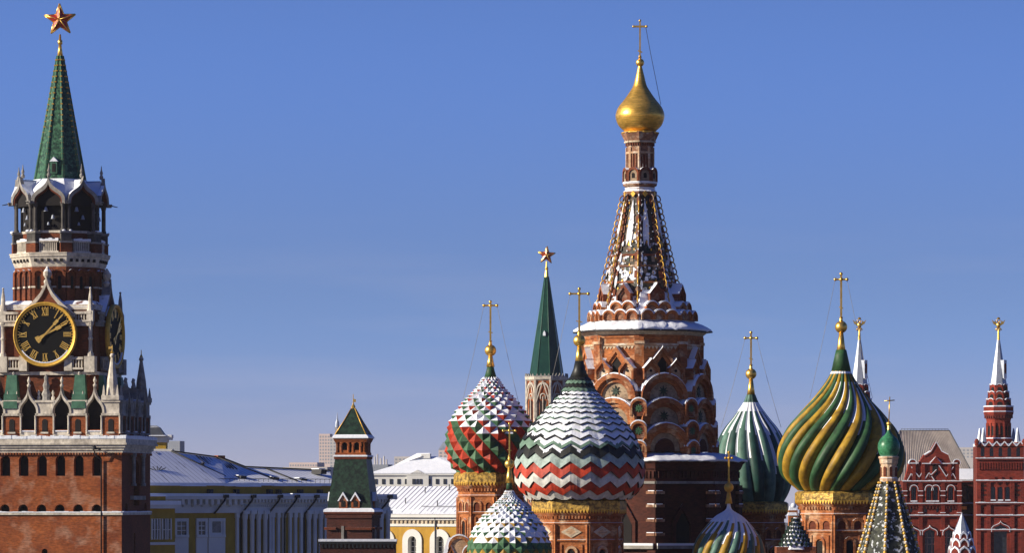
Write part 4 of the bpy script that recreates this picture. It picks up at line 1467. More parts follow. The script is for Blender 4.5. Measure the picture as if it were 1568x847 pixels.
# the tent
m = tb_()
XC = -4                              # the tent stands on the tower's axis, a little left of the eaves' middle
def tr(z):
    pts = [(494, 62), (470, 57), (440, 51), (400, 42), (370, 35.5), (350, 31.5), (310, 23.5), (297, 21.5)]
    for (z0, r0), (z1, r1) in zip(pts, pts[1:]):
        if z <= z0 and z >= z1:
            return r0 + (r1 - r0) * (z0 - z) / (z0 - z1)
    return 21.5
zs = [490, 470, 440, 400, 350, 310, 297]
m.lathe([(tr(z) - 1, z) for z in zs], 8, 'tent_tile', cx=XC, rot=RT, apo=True, smooth=False)
tent_ = m.build('tent_roof', central)
for fi, M_ in enumerate(facets(8, 0, RT, cx=XC, lim=0.4)):
    m = tb_(); m.M = M_
    def blob(pts, mt, th=1.2):
        a = [m.v(u * tr(z) * 0.414, -(tr(z) + th), z) for u, z in pts]
        b = [m.v(u * tr(z) * 0.414, -(tr(z) - 2.5), z) for u, z in pts]
        m.f(a, mt)
        for k in range(len(a)):
            m.f((a[k], a[(k + 1) % len(a)], b[(k + 1) % len(a)], b[k]), mt)
    def ragged(u, z, w_, h_, mt='snow', th=1.6):
        n = 9
        blob([(u + w_ * (0.65 + random.random() * 0.5) * math.cos(2 * PI * k / n), z + h_ * (0.6 + random.random() * 0.6) * math.sin(2 * PI * k / n)) for k in range(n)], mt, th)
    blob([(-0.96, 471), (0.96, 471), (0.96, 370), (0.96, 305), (-0.96, 305), (-0.96, 370)], 'tent_tile', 0.4)
    # brick cords beside the ribs and the belts across
    for u0, u1 in ((-0.97, -0.72), (0.72, 0.97)):
        for q in range(12):
            z = 470 - q * 14
            blob([(u0, z), (u1, z), (u1, z - 11), (u0, z - 11)], ('weathered_brick', 'cathedral_dark_brick', 'tent_tile', 'cathedral_dark_brick')[(q + fi) % 4], 2.2)
    for z, mt in ((436, 'cathedral_brick'), (411, 'weathered_brick'), (394, 'cathedral_dark_brick')):
        blob([(-0.72, z), (0.72, z), (0.72, z - 3), (-0.72, z - 3)], mt, 2.4)
    # little blind arches with light backs in two belts
    for z in (421, 403):
        for u in (-0.38, 0.0, 0.38):
            blob([(u - 0.14, z), (u - 0.14, z - 8), (u, z - 11), (u + 0.14, z - 8), (u + 0.14, z)], 'tympanum' if (fi + int(u * 5)) % 2 else 'dark_tile', 1.0)
    for q in range(8):               # coloured tiles
        blob([(x, zz) for x, zz in ((-0.3, 384 - 9 * q), (0.0, 388 - 9 * q), (0.3, 384 - 9 * q), (0.0, 379 - 9 * q))], ('dark_tile', 'weathered_brick', 'gilt_paint')[(q + fi) % 3], 0.8)
    # snow: a long tongue under the neck and ragged scraps on the belts
    sx_ = 0.15 * (fi % 3 - 1)
    low = 378 - 14 * (fi % 2)
    blob([(sx_ - 0.30, low), (sx_ - 0.05, low - 10), (sx_ + 0.18, low + 3), (sx_ + 0.34, low - 22), (sx_ + 0.36, 340), (sx_ + 0.22, 320), (sx_ + 0.05, 306), (sx_ - 0.12, 318), (sx_ - 0.30, 338), (sx_ - 0.40, low - 16)], 'snow', 2.0)
    for q in range(7):
        ragged(jit(0.5), 430 + jit(8) - (q % 3) * 14, 0.10 + random.random() * 0.12, 2 + random.random() * 3.5)
    for q in range(34):
        zz = 306 + 160 * (q + random.random()) / 34
        ragged(jit(0.92), zz, 0.035 + random.random() * 0.07, 0.7 + random.random() * 1.6, 'snow', 2.9)
    for q in range(12):
        blob([(x + u_, z_) for u_ in (jit(0.7),) for zq in (312 + 12 * q,) for x, z_ in ((-0.05, zq), (0.0, zq - 2.2), (0.05, zq), (0.0, zq + 2.2))], 'gilt_paint', 2.8)
    for q in range(5):
        s_ = random.choice((-1, 1))
        ragged(s_ * (0.6 + random.random() * 0.2), 460 - q * 22 + jit(6), 0.10, 4 + random.random() * 6, 'snow', 2.6)
    m.build('tent_panel', tent_)
for cx, cy, a in corners(8, 1, RT, lim=0.5):
    m = tb_()
    K = 19
    kk = 1 / math.cos(PI / 8)
    for k in range(K):                # curling gilded crockets up every rib
        z = 476 - (476 - 300) * k / K
        r = tr(z) * kk + 1.5
        z2 = z - 9.0
        r2 = tr(z2) * kk + 1.5
        P = []
        for q in range(9):
            f_ = PI * q / 8
            al = 0.5 - 0.62 * math.cos(f_)
            rr = r + (r2 - r) * al + 5.0 * math.sin(f_)
            P.append((XC + cx * rr, cy * rr, z + (z2 - z) * al))
        m.tube(P, 1.05, 'gilt_paint' if k % 3 else 'weathered_brick', 5)
    m.tube([(XC + cx * tr(486) * kk, cy * tr(486) * kk, 486), (XC + cx * 35.5 * kk, cy * 35.5 * kk, 370), (XC + cx * 21.5 * kk, cy * 21.5 * kk, 298)], 3.0, 'cathedral_dark_brick', 6, 1.6)
    m.build('gilded_rib', tent_)
# neck under the gold dome
m = tb_()
n8 = dict(cx=XC, rot=RT, apo=True, smooth=False)
m.lathe([(22.5, 300), (24, 297), (24, 294), (22, 292), (20.5, 290), (20.5, 287), (23.5, 285), (24.5, 282), (21, 279)], 8, 'weathered_brick', **n8)
m.lathe([(19, 283), (19, 222), (21, 218), (23, 214), (25, 209), (26.5, 205.5), (27.5, 203)], 8, 'weathered_brick', **n8)
m.lathe([(26, 205.5), (28.5, 204), (28.5, 202.5), (20, 201)], 16, 'gilt_paint', cx=XC, smooth=False)
for M_ in facets(8, 19, RT, cx=XC):
    m.M = M_
    m.plate(arch(0, 258, 12, 20, 'round', 6), -0.4, 0.3, 'dark_brick')
    m.box(-8.5, 8.5, -1.6, 0, 236, 233, 'pale_brick'); m.box(-10, 10, -3.4, 0, 219, 216.5, 'plaster')
    for s_ in (-2.6, 2.6):
        m.box(s_ - 0.7, s_ + 0.7, -1.3, 0, 258, 236, 'weathered_brick')
    for k in range(4):
        m.box(-7.5 + 4 * k, -5.5 + 4 * k, -2.2, 0, 224, 220, 'cathedral_dark_brick')
    for s_ in (-1, 1):
        m.box(s_ * 7.2 - 1.1, s_ * 7.2 + 1.1, -1.5, 0, 258, 226, 'pale_brick')
    m.plate([(-4, 298), (0, 303), (4, 298), (0, 293)], -6, -4.4, 'gilt_paint')
m.M = Matrix.Identity(4)
m.lathe([(20.5, 289.6), (21.6, 289), (21.6, 287.8)], 8, 'snow', **n8)
neck = m.build('brick_neck', central)
for M_ in facets(8, 22, RT, cx=XC):
    m = tb_(); m.M = M_
    m.band(arch(0, 279, 19, 22, 'round'), arch(0, 279, 13.5, 18, 'round'), -3.4, 3, 'cathedral_dark_brick')
    m.plate(arch(0, 279, 14, 18.5, 'round'), -1.6, 3, 'tympanum')
    m.plate(arch(0, 274, 5, 8, 'round'), -2.0, -1.4, 'dark')
    m.box(-9.5, 9.5, -3, 2, 280.5, 278.8, 'snow')
    m.build('round_gable', neck)
m = MB(frame(980, DT, ca), -1)
m.lathe(spline([(22, 203), (25, 200), (33, 192), (37, 182), (37.2, 174), (33, 163.5), (24, 152), (17, 142), (10.5, 131), (6.8, 117), (3.4, 103), (2.6, 99)], 4), 40, 'gold', smooth=True)
m.build('gold_dome', central)
m = MB(frame(980, DT, ca), -1)
m.sphere(0, 0, 95.5, 6.4, 'gilding', 14)
m.lathe([(1.6, 90), (2.8, 87), (1.4, 84)], 8, 'gilding')
m.box(-1.2, 1.2, -1.2, 1.2, 90, 32, 'gilding')
m.box(-10, 10, -1.0, 1.0, 41.5, 38.5, 'gilding')
for x, z in ((-10, 40), (10, 40), (0, 31)):
    m.sphere(x, 0, z, 2.0, 'gilding', 8)
m.plate([(-3.5, 76), (3.5, 78.5), (3.5, 80.5), (-3.5, 78)], -0.8, 0.8, 'gilding')
m.build('cross', central)
m = MB(frame(980, DT, ca), -1)
m.tube([(9, 1, 42), (16, 0, 80), (24, 0, 120), (32, 2, 160)], 0.4, 'iron', 4)
m.build('chain', central)

# kokoshnik tiers on the octagon
row(AO + 8, 584, 25, 31, 2, 'house', 8, 'cathedral_brick', 'window_gable', offs=[-20, 20], inner='pale_brick', eye=True)
row(AO + 2, 578, 32, 44, 1, 'house', 8, 'cathedral_brick', 'window_gable', inner='weathered_brick', gate=True)
row(AO + 6, 614, 74, 39, 1, 'round', 13, 'cathedral_brick', 'kokoshnik', inner='tympanum', star=True)
row(AO + 9, 652, 76, 40, 1, 'round', 13, 'cathedral_brick', 'kokoshnik', inner='tympanum', star=True)
row(AO + 12, 693, 78, 43, 1, 'round', 13, 'cathedral_brick', 'kokoshnik', inner='tympanum', gate=True)
for z, rr in ((640, 107), (674, 110), (704, 112)):
    for cx, cy, a in corners(8, rr, RT, lim=0.3):
        m = tb_(); m.M = Matrix.Translation((cx, cy, 0)) @ Matrix.Rotation(a, 4, 'Z')
        m.band(arch(0, z, 25, 27, 'round'), arch(0, z, 19, 23, 'round'), -5, 12, 'cathedral_brick')
        m.plate(arch(0, z, 19.5, 23.5, 'round'), -2.5, 10, 'cathedral_dark_brick')
        m.band(arch(0, z, 27, 29, 'round')[2:-2], arch(0, z, 25, 27, 'round')[2:-2], -4, 13, 'snow')
        for k in range(4):
            a_ = k * PI / 4
            stroke(m, (-6 * math.cos(a_), z - 12 - 6 * math.sin(a_)), (6 * math.cos(a_), z - 12 + 6 * math.sin(a_)), 2, -3.2, 'paint_green')
        m.build('corner_kokoshnik', central)
# square storey below, deep shade put into its brick colour, with snowy ledges
m = MB(frame(1010, 300, ca), -1)
AB = 112
m.lathe([(AB, gz), (AB, 722), (AB + 3, 719), (AB + 6, 712), (AB + 10, 708)], 8, 'shade_brick', rot=RT, apo=True, smooth=False)
for M_ in facets(8, AB, RT):
    m.M = M_
    for k in range(14):
        m.box(-42 + 6.4 * k, -38.5 + 6.4 * k, -2.4, 0, 733, 723, 'shade_brick')
    m.box(-46, 46, -2, 0, 742, 738, 'grey_stone')
    m.plate(arch(-3, 832, 20, 45, 'round'), -0.5, 0.3, 'dark')
    m.band(arch(-3, 832, 34, 62, 'house'), arch(-3, 832, 24, 50, 'house'), -3, 0, 'shade_brick')
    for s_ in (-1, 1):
        m.box(s_ * 42 - 7, s_ * 42 + 7, -5, 1, gz, 744, 'shade_brick')
        for z in (755, 775, 797, 818):
            m.box(s_ * 42 - 8.5, s_ * 42 + 8.5, -6.2, 1, z + 2.5, z - 2, 'weathered_brick')
            m.box(s_ * 42 - 6 + jit(2), s_ * 42 + 5, -5.8, 1, z - 2, z - 3.2, 'snow')
    m.box(-46, 46, -9, 2, 840, 835, 'grey_stone')
    m.box(-46, 46, -9, 2, 835, 831.5, 'snow')
lower = m.build('lower_storey', ca)
m = MB(frame(1010, 300, ca), -1)
snow_ring(m, [(8, 708), (12, 707.8), (11.5, 705.5), (4, 703), (-8, 698), (-30, 694)], 8, AB, RT, sub=14, ar=4, az=2.0)
m.build('snowy_ledge', lower)
# ------------------------------------------------------------------ small square tower with a green tent roof
D = 470.0
kt = thing('wall_tower', 'small brick tower with steep dark green roof and gold vane before the yellow palace', 'tower', (xw(541, D), D, 0))
KR = R_(-8)
def kb():
    m = MB(frame(541, D, kt), -1); m.M = Matrix.Rotation(KR, 4, 'Z'); return m
gz = HY + HC * F / D
def sq(m, prof, mt):
    m.lathe(prof, 4, mt, apo=True, smooth=False)
m = kb(); sq(m, [(35, gz), (35, 789)], 'shade_brick')  # the shade on this wall is put into its brick colour
for k in (0, 1, 3):
    m.M = Matrix.Rotation(KR + k * PI / 2, 4, 'Z') @ Matrix.Translation((0, -35, 0))
    m.box(-35, 35, -2, 0, 794, 790, 'shade_brick')
    m.box(-12, -8, -2, 0, gz, 806, 'grey_stone')
    m.box(-35, -20, -4, 0, 812, 808, 'dark_brick', top='snow')
    m.box(-6, 35, -4, 0, 812, 808, 'dark_brick', top='snow')
m.build('tower_wall', kt)
m = kb(); sq(m, [(36, 790), (39, 787), (39, 783), (34, 780)], 'dark_brick')
sq(m, [(39.5, 784.5), (39, 781), (33, 778)], 'snow')
m.build('cornice', kt)
m = kb(); sq(m, [(34.5, 781), (24, 703)], 'dark_tile')
m.build('tiled_roof', kt)
for k in (0, 3, 1):
    for u in (-9.5, 9.5):
        if k == 1 and u > 0: continue
        m = kb(); m.M = Matrix.Rotation(KR + k * PI / 2, 4, 'Z') @ Matrix.Translation((0, -34, 0))
        m.plate(arch(u, 779, 13, 22, 'house'), -1, 12, 'brick')
        m.plate(arch(u, 777, 6, 10, 'round'), -1.6, -0.5, 'dark')
        m.band(arch(u, 768, 17, 14, 'tri'), arch(u, 768, 13, 10, 'tri'), -3, 12, 'snow')
        m.build('dormer', kt)
m = kb(); sq(m, [(25, 704), (25.5, 702), (25.5, 699.5)], 'dark_brick'); sq(m, [(26.5, 700), (26.5, 698), (22, 697)], 'snow')
m.build('ledge', kt)
m = kb(); sq(m, [(17, 699), (17, 674)], 'dark')
sq(m, [(24, 699), (24, 694)], 'brick')
sq(m, [(24, 678), (25.5, 675), (27, 671)], 'brick')
for k in range(4):
    m.M = Matrix.Rotation(KR + k * PI / 2, 4, 'Z') @ Matrix.Translation((0, -24, 0))
    for u in (-21, -15, -3.5, 3.5, 15, 21):
        m.lathe([(2.8, 694), (2.2, 692), (2.2, 681), (3.2, 678)], 8, 'brick', u, 3)
    for u in (-9.5, 9.5):
        m.band(arch(u, 684, 15, 9, 'round'), arch(u, 684, 9, 6, 'round'), 0, 4, 'brick')
        m.box(u - 4.5, u + 4.5, 2, 4, 694, 690, 'brick')
m.build('belfry', kt)
m = kb(); sq(m, [(28, 672), (28, 670), (25, 666.5), (20, 665)], 'snow'); m.build('snowy_eaves', kt)
m = kb(); sq(m, [(25, 668), (12, 645), (3, 626)], 'dark_tile')
for cx, cy, a in corners(4, 1, 0, front=False):
    m.tube([(cx * 25 * 1.41, cy * 25 * 1.41, 668), (cx * 12.4 * 1.41, cy * 12.4 * 1.41, 645), (cx * 3 * 1.41, cy * 3 * 1.41, 626)], 1.0, 'gilt_paint', 5, 0.7)
m.build('spire', kt)
m = kb(); m.lathe([(3, 627), (3.4, 623), (1.6, 620), (0.7, 617), (0.5, 604)], 8, 'gilding')
m.plate([(0, 616), (4, 616.5), (4, 612), (0, 611)], -0.3, 0.3, 'gilding')
m.build('weather_vane', kt)

# dark brick curtain wall at its foot
D2 = 455.0
kw = thing('fortress_wall', 'dark brick fortress wall with a snowy coping below the small green roofed tower', 'wall', (xw(547, D2), D2, 0))
m = MB(frame(547, D2, kw), -1)
m.box(-57, 58, 0, 30, HY + HC * F / D2, 834, 'shade_brick'); m.build('wall', kw)
m = MB(frame(547, D2, kw), -1)
m.box(-59, 60, -2, 32, 834, 830, 'iron'); m.box(-59.5, 60.5, -2.6, 32, 830, 826.5, 'snow')
for k in range(19):
    m.box(-56 + 6 * k, -53 + 6 * k, -1.5, 0, 840, 834, 'iron')
m.build('coping', kw)

# ------------------------------------------------------------------ far spire tower with the second star
D = 700.0
nk = thing('gothic_tower', 'slim dark green spire with a red star above white gothic tracery', 'tower', (xw(837, D), D, 0))
NR = R_(-12)
def nb():
    return MB(frame(837, D, nk), -1)
gz = HY + HC * F / D
m = nb(); m.lathe([(28.5, gz), (28.5, 578)], 8, 'brick', rot=NR, apo=True, smooth=False); m.build('tower_wall', nk)
for M_ in facets(8, 28.5, NR):
    m = nb(); m.M = M_
    h = 28.5 * math.tan(PI / 8)
    for z0 in (660, 770):
        o = arch(0, z0, 2 * h - 3, 74, 'point'); i_ = arch(0, z0, 2 * h - 5.8, 71, 'point')
        m.band(o, i_, -1.6, 0.5, 'stone')
        m.plate(arch(-3.2, z0, 2.8, 46, 'point'), -0.4, 0.2, 'dark'); m.plate(arch(3.2, z0, 2.8, 46, 'point'), -0.4, 0.2, 'dark')
        m.box(-0.6, 0.6, -1.2, 0, z0, z0 - 52, 'stone')
        m.band(arch(0, z0 - 48, 9, 9, 'round', 8), arch(0, z0 - 48, 6.4, 7.4, 'round', 8), -1, 0, 'stone')
    for s_ in (-1, 1):
        stroke(m, (s_ * h, 622), (0, 584), 1.5, -1.9, 'stone')
        m.box(s_ * h - 1.3, s_ * h + 1.3, -2, 1, gz, 582, 'stone')
    m.box(-h, h, -1.8, 1, 680, 676, 'stone')
    m.build('tracery', nk)
m = nb(); m.lathe([(28.5, 584), (31, 582), (31.5, 577), (24, 576.5)], 8, 'stone', rot=NR, apo=True, smooth=False)
for M_ in facets(8, 31, NR):
    m.M = M_
    for k in range(4):
        m.plate([(-11 + 6 * k, 578), (-8.5 + 6 * k, 572.5), (-6 + 6 * k, 578)], -0.6, 0.6, 'grey_stone')
m.build('parapet', nk)
m = nb(); m.lathe([(24.5, 578), (3.2, 424)], 8, 'spire_green', rot=NR, apo=True, smooth=False)
m.build('spire', nk)
m = nb()
for cx, cy, a in corners(8, 1, NR, front=False):
    k = 1 / math.cos(PI / 8)
    m.tube([(cx * 24.5 * k, cy * 24.5 * k, 578), (cx * 3.2 * k, cy * 3.2 * k, 424)], 0.8, 'patina', 5, 0.5)
m.build('ribs', nk)
m = nb(); m.M = facets(8, 16, NR)[0]
m.plate([(-2, 511), (0, 507), (2, 511), (2, 515), (-2, 515)], -2.5, 2, 'snow'); m.build('vent', nk)
m = nb(); m.lathe([(3.4, 425), (2.2, 414), (2.6, 411), (1.3, 408), (1, 400)], 10, 'gilding'); m.build('star_post', nk)
m = nb(); star_mesh(m, 391, 14, R_(4)); m.build('ruby_star', nk)

# ------------------------------------------------------------------ the yellow palace in the shade
def ray_hit(px, P1, P2):
    """distance along the line P1-P2 where the pixel column's plane meets it"""
    k = (px - 784) / F
    dx, dy = P2[0] - P1[0], P2[1] - P1[1]
    L = math.hypot(dx, dy)
    t = (k * P1[1] - P1[0]) / (dx - k * dy)
    return t * L

P1 = (xw(222, 506), 506.0); P2 = (xw(592, 534), 534.0)
LS = math.hypot(P2[0] - P1[0], P2[1] - P1[1])
ang = math.atan2(P2[1] - P1[1], P2[0] - P1[0])
sn = thing('yellow_palace', 'long yellow classical palace in shade with white columns and a blue snowy roof', 'palace', (P1[0], P1[1], 0))
SM = Matrix.Rotation(ang, 4, 'Z')    # x along the facade, y into the building
def sb():
    m = MB(); m.M = SM; return m
U = lambda px: ray_hit(px, P1, P2)
def zat(py, u):
    d = P1[1] + math.sin(ang) * u
    return HC + (HY - py) * d / F
um = U(410)
Z = lambda py: zat(py, um)
ZE, ZC0 = Z(760), Z(786)
m = sb()
m.box(-1, LS, 0, 16, 0, ZC0 + 0.1, 'olive_wall')
m.build('wall', sn)
# white entablature with brackets
m = sb()
m.box(-1, LS + 0.4, -0.35, 16, ZC0, ZC0 + 0.75, 'white_wall')
m.box(-1, LS + 0.3, -0.15, 16, ZC0 + 0.75, ZE - 0.45, 'white_wall')
m.box(-1, LS + 1.0, -1.0, 16, ZE - 0.45, ZE - 0.05, 'white_wall')
u = U(272)
while u < LS:
    big = u < U(362)
    m.box(u, u + (0.45 if big else 0.26), -0.85, 0, ZE - (1.1 if big else 0.85), ZE - 0.45, 'white_wall')
    u += 0.95 if big else 0.55
u = U(280)
while u < U(362):
    m.lathe([(0.26, ZC0 + 0.8), (0.26, ZC0 + 1.25)], 8, 'white_wall', u, -0.2); u += 1.5
u = U(368)
while u < LS:
    m.box(u, u + 0.16, -0.5, 0, ZC0 + 0.75, ZC0 + 1.0, 'white_wall'); u += 0.32
m.build('entablature', sn)
m = sb()
u = -1
while u < LS + 0.8:
    wd = 5 + random.random() * 6
    m.box(u, min(u + wd, LS + 0.9), -1.05, 2.5, ZE - 0.05, ZE + 0.22 + random.random() * 0.12, 'snow'); u += wd
m.build('eaves_snow', sn)
# attic band behind the eaves
m = sb(); m.box(-1, LS - 1.5, 1.6, 9, ZE, Z(742), 'olive_wall')
for px in (332, 372, 423, 437, 470, 500):
    m.box(U(px) - 0.3, U(px) + 0.3, 1.0, 2, ZE, Z(750), 'iron')
m.build('attic', sn)
# roof: a high part at the left whose hip comes down to a lower ridge
m = sb()
def rp(px, py, depth):
    depth = 1.2 + (depth - 1.2) * 0.68
    u_ = U(px)
    # shift along the facade so the point shows in that column at its real depth
    x = P1[0] + math.cos(ang) * u_ - math.sin(ang) * depth
    y = P1[1] + math.sin(ang) * u_ + math.cos(ang) * depth
    k = (px - 784) / F
    du = (k * y - x) / (math.cos(ang) - k * math.sin(ang))
    u_ += du
    y += math.sin(ang) * du
    return (u_, depth, HC + (HY - py) * y / F)
E = 1.2
a0, a1, a2, a3 = rp(222, 741, E), rp(345, 741.5, E), rp(376, 742, E), rp(512, 745, E)
b0, b1, b2, b3, b4 = rp(222, 690, 13), rp(262, 692, 13), rp(338, 702, 13), rp(374, 716, 13), rp(505, 722, 13)
c0, c1, c2, c4 = [(p[0], 14, a0[2]) for p in (b0, b1, b3, b4)]
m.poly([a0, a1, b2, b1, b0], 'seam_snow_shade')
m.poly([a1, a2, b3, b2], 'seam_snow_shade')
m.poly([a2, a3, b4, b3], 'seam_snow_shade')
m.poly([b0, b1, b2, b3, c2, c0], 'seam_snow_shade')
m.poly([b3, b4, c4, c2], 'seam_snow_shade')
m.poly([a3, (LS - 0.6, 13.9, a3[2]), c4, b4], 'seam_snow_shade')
m.box(0, LS - 1, 1.4, 14, a0[2] - 0.22, a0[2] - 0.06, 'iron')
x = 0
while x < LS - 1:
    wd = 1.5 + random.random() * 3
    m.box(x, min(x + wd, LS - 1), 1.1, 2.2, a0[2] - 0.2 - random.random() * 0.15, a0[2] + 0.12, 'snow'); x += wd
m.build('roof', sn)
m = sb()                              # dark standing ridges and hips
def bar(p, q, r=0.13, mt='iron'):
    m.tube([(p[0], p[1] - 0.1, p[2] + 0.08), (q[0], q[1] - 0.1, q[2] + 0.08)], r, mt, 5)
def on(pa, pb, s_, t_):
    return tuple(pa[k] + (pb[k] - pa[k]) * t_ for k in range(3))
bar(rp(262, 692, 12.9), rp(345, 731, 5), 0.1)
bar(rp(330, 701, 12.9), rp(420, 735, 4), 0.09)
bar(b1, b2, 0.1); bar(b2, b3, 0.12); bar(b3, b4, 0.1)
bar(rp(405, 718, 12.9), rp(455, 738, 4), 0.1)
for k in range(13):
    px = 238 + k * 4.3
    bar(rp(px, 694 + k * 0.8, 12.5), rp(px + 18 + k, 712 + k * 0.8, 9), 0.06)
for k in range(11):
    px = 300 + k * 5
    bar(rp(px, 699 + k * 1.1, 12.5), rp(px + 12 + jit(3), 712 + k * 0.8, 9.5), 0.08)
m.build('roof_seams', sn)
m = sb()
for k in range(9):                   # a fan of bare seams near the tower
    a = PI * (0.05 + 0.9 * k / 8)
    bar(rp(240, 724, 6), rp(240 - 20 * math.cos(a), 727 - 12 * math.sin(a), 6.3), 0.055)
m.build('bare_patch', sn)
m = sb()                              # snow guard railing along the eaves
x = U(236)
zr = Z(738)
while x < LS - 4:
    m.tube([(x, 2.6, zr - 0.5), (x, 2.6, zr + 0.35)], 0.035, 'iron', 4); x += 0.8
m.tube([(U(236), 2.6, zr + 0.35), (LS - 4, 2.6, zr + 0.35)], 0.04, 'iron', 4)
m.build('roof_railing', sn)
for px, py in ((310, 715), (310, 735), (367, 732), (417, 734), (460, 736), (490, 722)):
    m = sb(); p = rp(px, py, 6 if py > 730 else 9)
    if px == 310 and py == 715:
        m.box(p[0] - 0.15, p[0] + 0.15, p[1] - 0.2, p[1] + 0.3, p[2] - 0.5, p[2] + 0.5, 'iron')
    else:
        m.plate([(p[0] - 0.5, p[2] - 0.4), (p[0] - 0.35, p[2] + 0.25), (p[0] + 0.6, p[2] + 0.2), (p[0] + 0.5, p[2] - 0.4)], p[1] - 0.7, p[1] + 1.2, 'iron')
        m.box(p[0] - 0.45, p[0] + 0.65, p[1] - 0.3, p[1] + 1.2, p[2] + 0.25, p[2] + 0.36, 'snow')
    m.build('roof_hatch', sn)
m = sb(); p = rp(336, 701, 13)
m.box(p[0] - 0.6, p[0] + 0.6, 8.8, 9.6, p[2] - 0.8, p[2] + 0.25, 'brick', top='snow'); m.build('chimney', sn)
# rain pipes that cross the cornice slantwise and drop down the wall
for px in (337, 379, 420, 446, 476, 588):
    m = sb(); u = U(px); v_ = U(px - 13)
    m.box(u - 0.35, u + 0.35, -1.35, -0.6, ZE - 0.25, ZE + 0.15, 'iron')
    m.tube([(u, -1.2, ZE - 0.1), (u - 0.2, -1.1, ZE - 0.6), (v_, -0.5, ZC0 - 0.1)] + ([] if px == 337 else [(v_, -0.32, ZC0 - 0.6), (v_, -0.32, 0)]), 0.13, 'iron', 6)
    m.build('drainpipe', sn)
# windows
def win(u, w_, z0, z1, kind='rect'):
    m = sb()
    fr = 0.35
    m.box(u - w_ / 2 - fr, u + w_ / 2 + fr, -0.22, 0, z1 - 0.4, z1, 'white_wall')
    m.box(u - w_ / 2 - fr, u + w_ / 2 + fr, -0.28, 0, z0, z0 + 0.35, 'white_wall')
    for s_ in (-1, 1):
        m.box(u + s_ * (w_ / 2 + fr / 2) - fr / 2, u + s_ * (w_ / 2 + fr / 2) + fr / 2, -0.2, 0, z0 + 0.35, z1 - 0.4, 'white_wall')
    m.box(u - w_ / 2 - fr, u + w_ / 2 + fr, -0.16, 0, z0 - 3, z0 - 0.02, 'white_wall')
    f_ = m.build('window', sn)
    m = sb()
    if kind == 'rect':
        m.box(u - w_ / 2, u + w_ / 2, -0.05, 0, z0 + 0.35, z1 - 0.4, 'glass')
        m.box(u - 0.06, u + 0.06, -0.1, -0.05, z0 + 0.35, z1 - 0.4, 'white_wall')
        for q in (0.33, 0.66):
            zz = z0 + 0.35 + (z1 - z0 - 0.75) * q
            m.box(u - w_ / 2, u + w_ / 2, -0.09, -0.05, zz - 0.05, zz + 0.05, 'white_wall')
        m.build('pane', f_)
    else:
        m.box(u - w_ / 2, u + w_ / 2, -0.08, 0, z0 + 0.35, z1 - 0.4, 'white_wall')
        m.plate(arch(u, z0 + 0.6, w_ * 0.7, (z1 - z0) * 0.75, 'round', 8, 1), -0.12, -0.06, 'grey_stone')
        m.build('blind_niche', f_)
win(U(277), 1.5, Z(823), Z(794)); win(U(308), 1.1, Z(823), Z(794)); win(U(331), 2.0, Z(823), Z(794), 'niche')
# columns and pilasters
for px in (371, 382, 392, 402, 469, 478, 487, 570, 580, 590):
    m = sb(); u = U(px)
    m.lathe([(0.31, 0), (0.29, ZC0 - 0.9), (0.36, ZC0 - 0.7), (0.42, ZC0 - 0.1), (0.42, ZC0)], 12, 'white_wall', u, -0.5)
    m.box(u - 0.45, u + 0.45, -0.95, 0, ZC0 - 0.15, ZC0 + 0.3, 'white_wall')
    m.build('column', sn)
for px in (362, 412, 416.5, 425, 433, 443, 451, 460, 497, 510):
    m = sb(); u = U(px)
    m.box(u - 0.2, u + 0.2, -0.3, 0, 0, ZC0 - 0.6, 'white_wall'); m.box(u - 0.27, u + 0.27, -0.36, 0, ZC0 - 0.6, ZC0, 'white_wall')
    m.build('pilaster', sn)
# lower wing at the left end
W1 = (P1[0] + 4 * math.sin(ang), P1[1] - 4 * math.cos(ang)); W2 = (P2[0] + 4 * math.sin(ang), P2[1] - 4 * math.cos(ang))
UW = lambda px: ray_hit(px, W1, W2)
m = sb()
uw = U(270)
m.M = SM @ Matrix.Translation((0, -4, 0))
u0, u1 = UW(190), UW(268)
zc = Z(779)
m.box(u0, u1, 0, 4, 0, zc, 'olive_wall')
m.box(u0, u1 + 0.4, -0.5, 4, zc, zc + 0.45, 'white_wall')
m.box(u0, u1 + 0.5, -0.6, 4, zc + 0.45, zc + 0.95, 'snow')
m.box(u0, u1 - 0.5, 1.2, 4, zc + 0.95, Z(761), 'olive_wall')
m.box(u0, u1 - 0.4, 1.0, 4, Z(761), Z(758.5), 'snow')
m.box(u0, u1 + 0.1, -0.2, 0, Z(833), Z(829), 'white_wall')
wing = m.build('side_wing', sn)
for px in (236, 240, 252, 257):
    m = sb(); m.M = SM @ Matrix.Translation((0, -4, 0))
    u = UW(px)
    m.box(u - 0.35, u + 0.35, -0.08, 0, Z(824), Z(795), 'glass')
    for s_ in (-0.42, 0.42):
        m.box(u + s_ - 0.08, u + s_ + 0.08, -0.16, 0, Z(825), Z(794), 'white_wall')
    m.box(u - 0.34, u + 0.34, -0.12, -0.08, Z(810) - 0.08, Z(810), 'white_wall')
    m.build('window', wing)

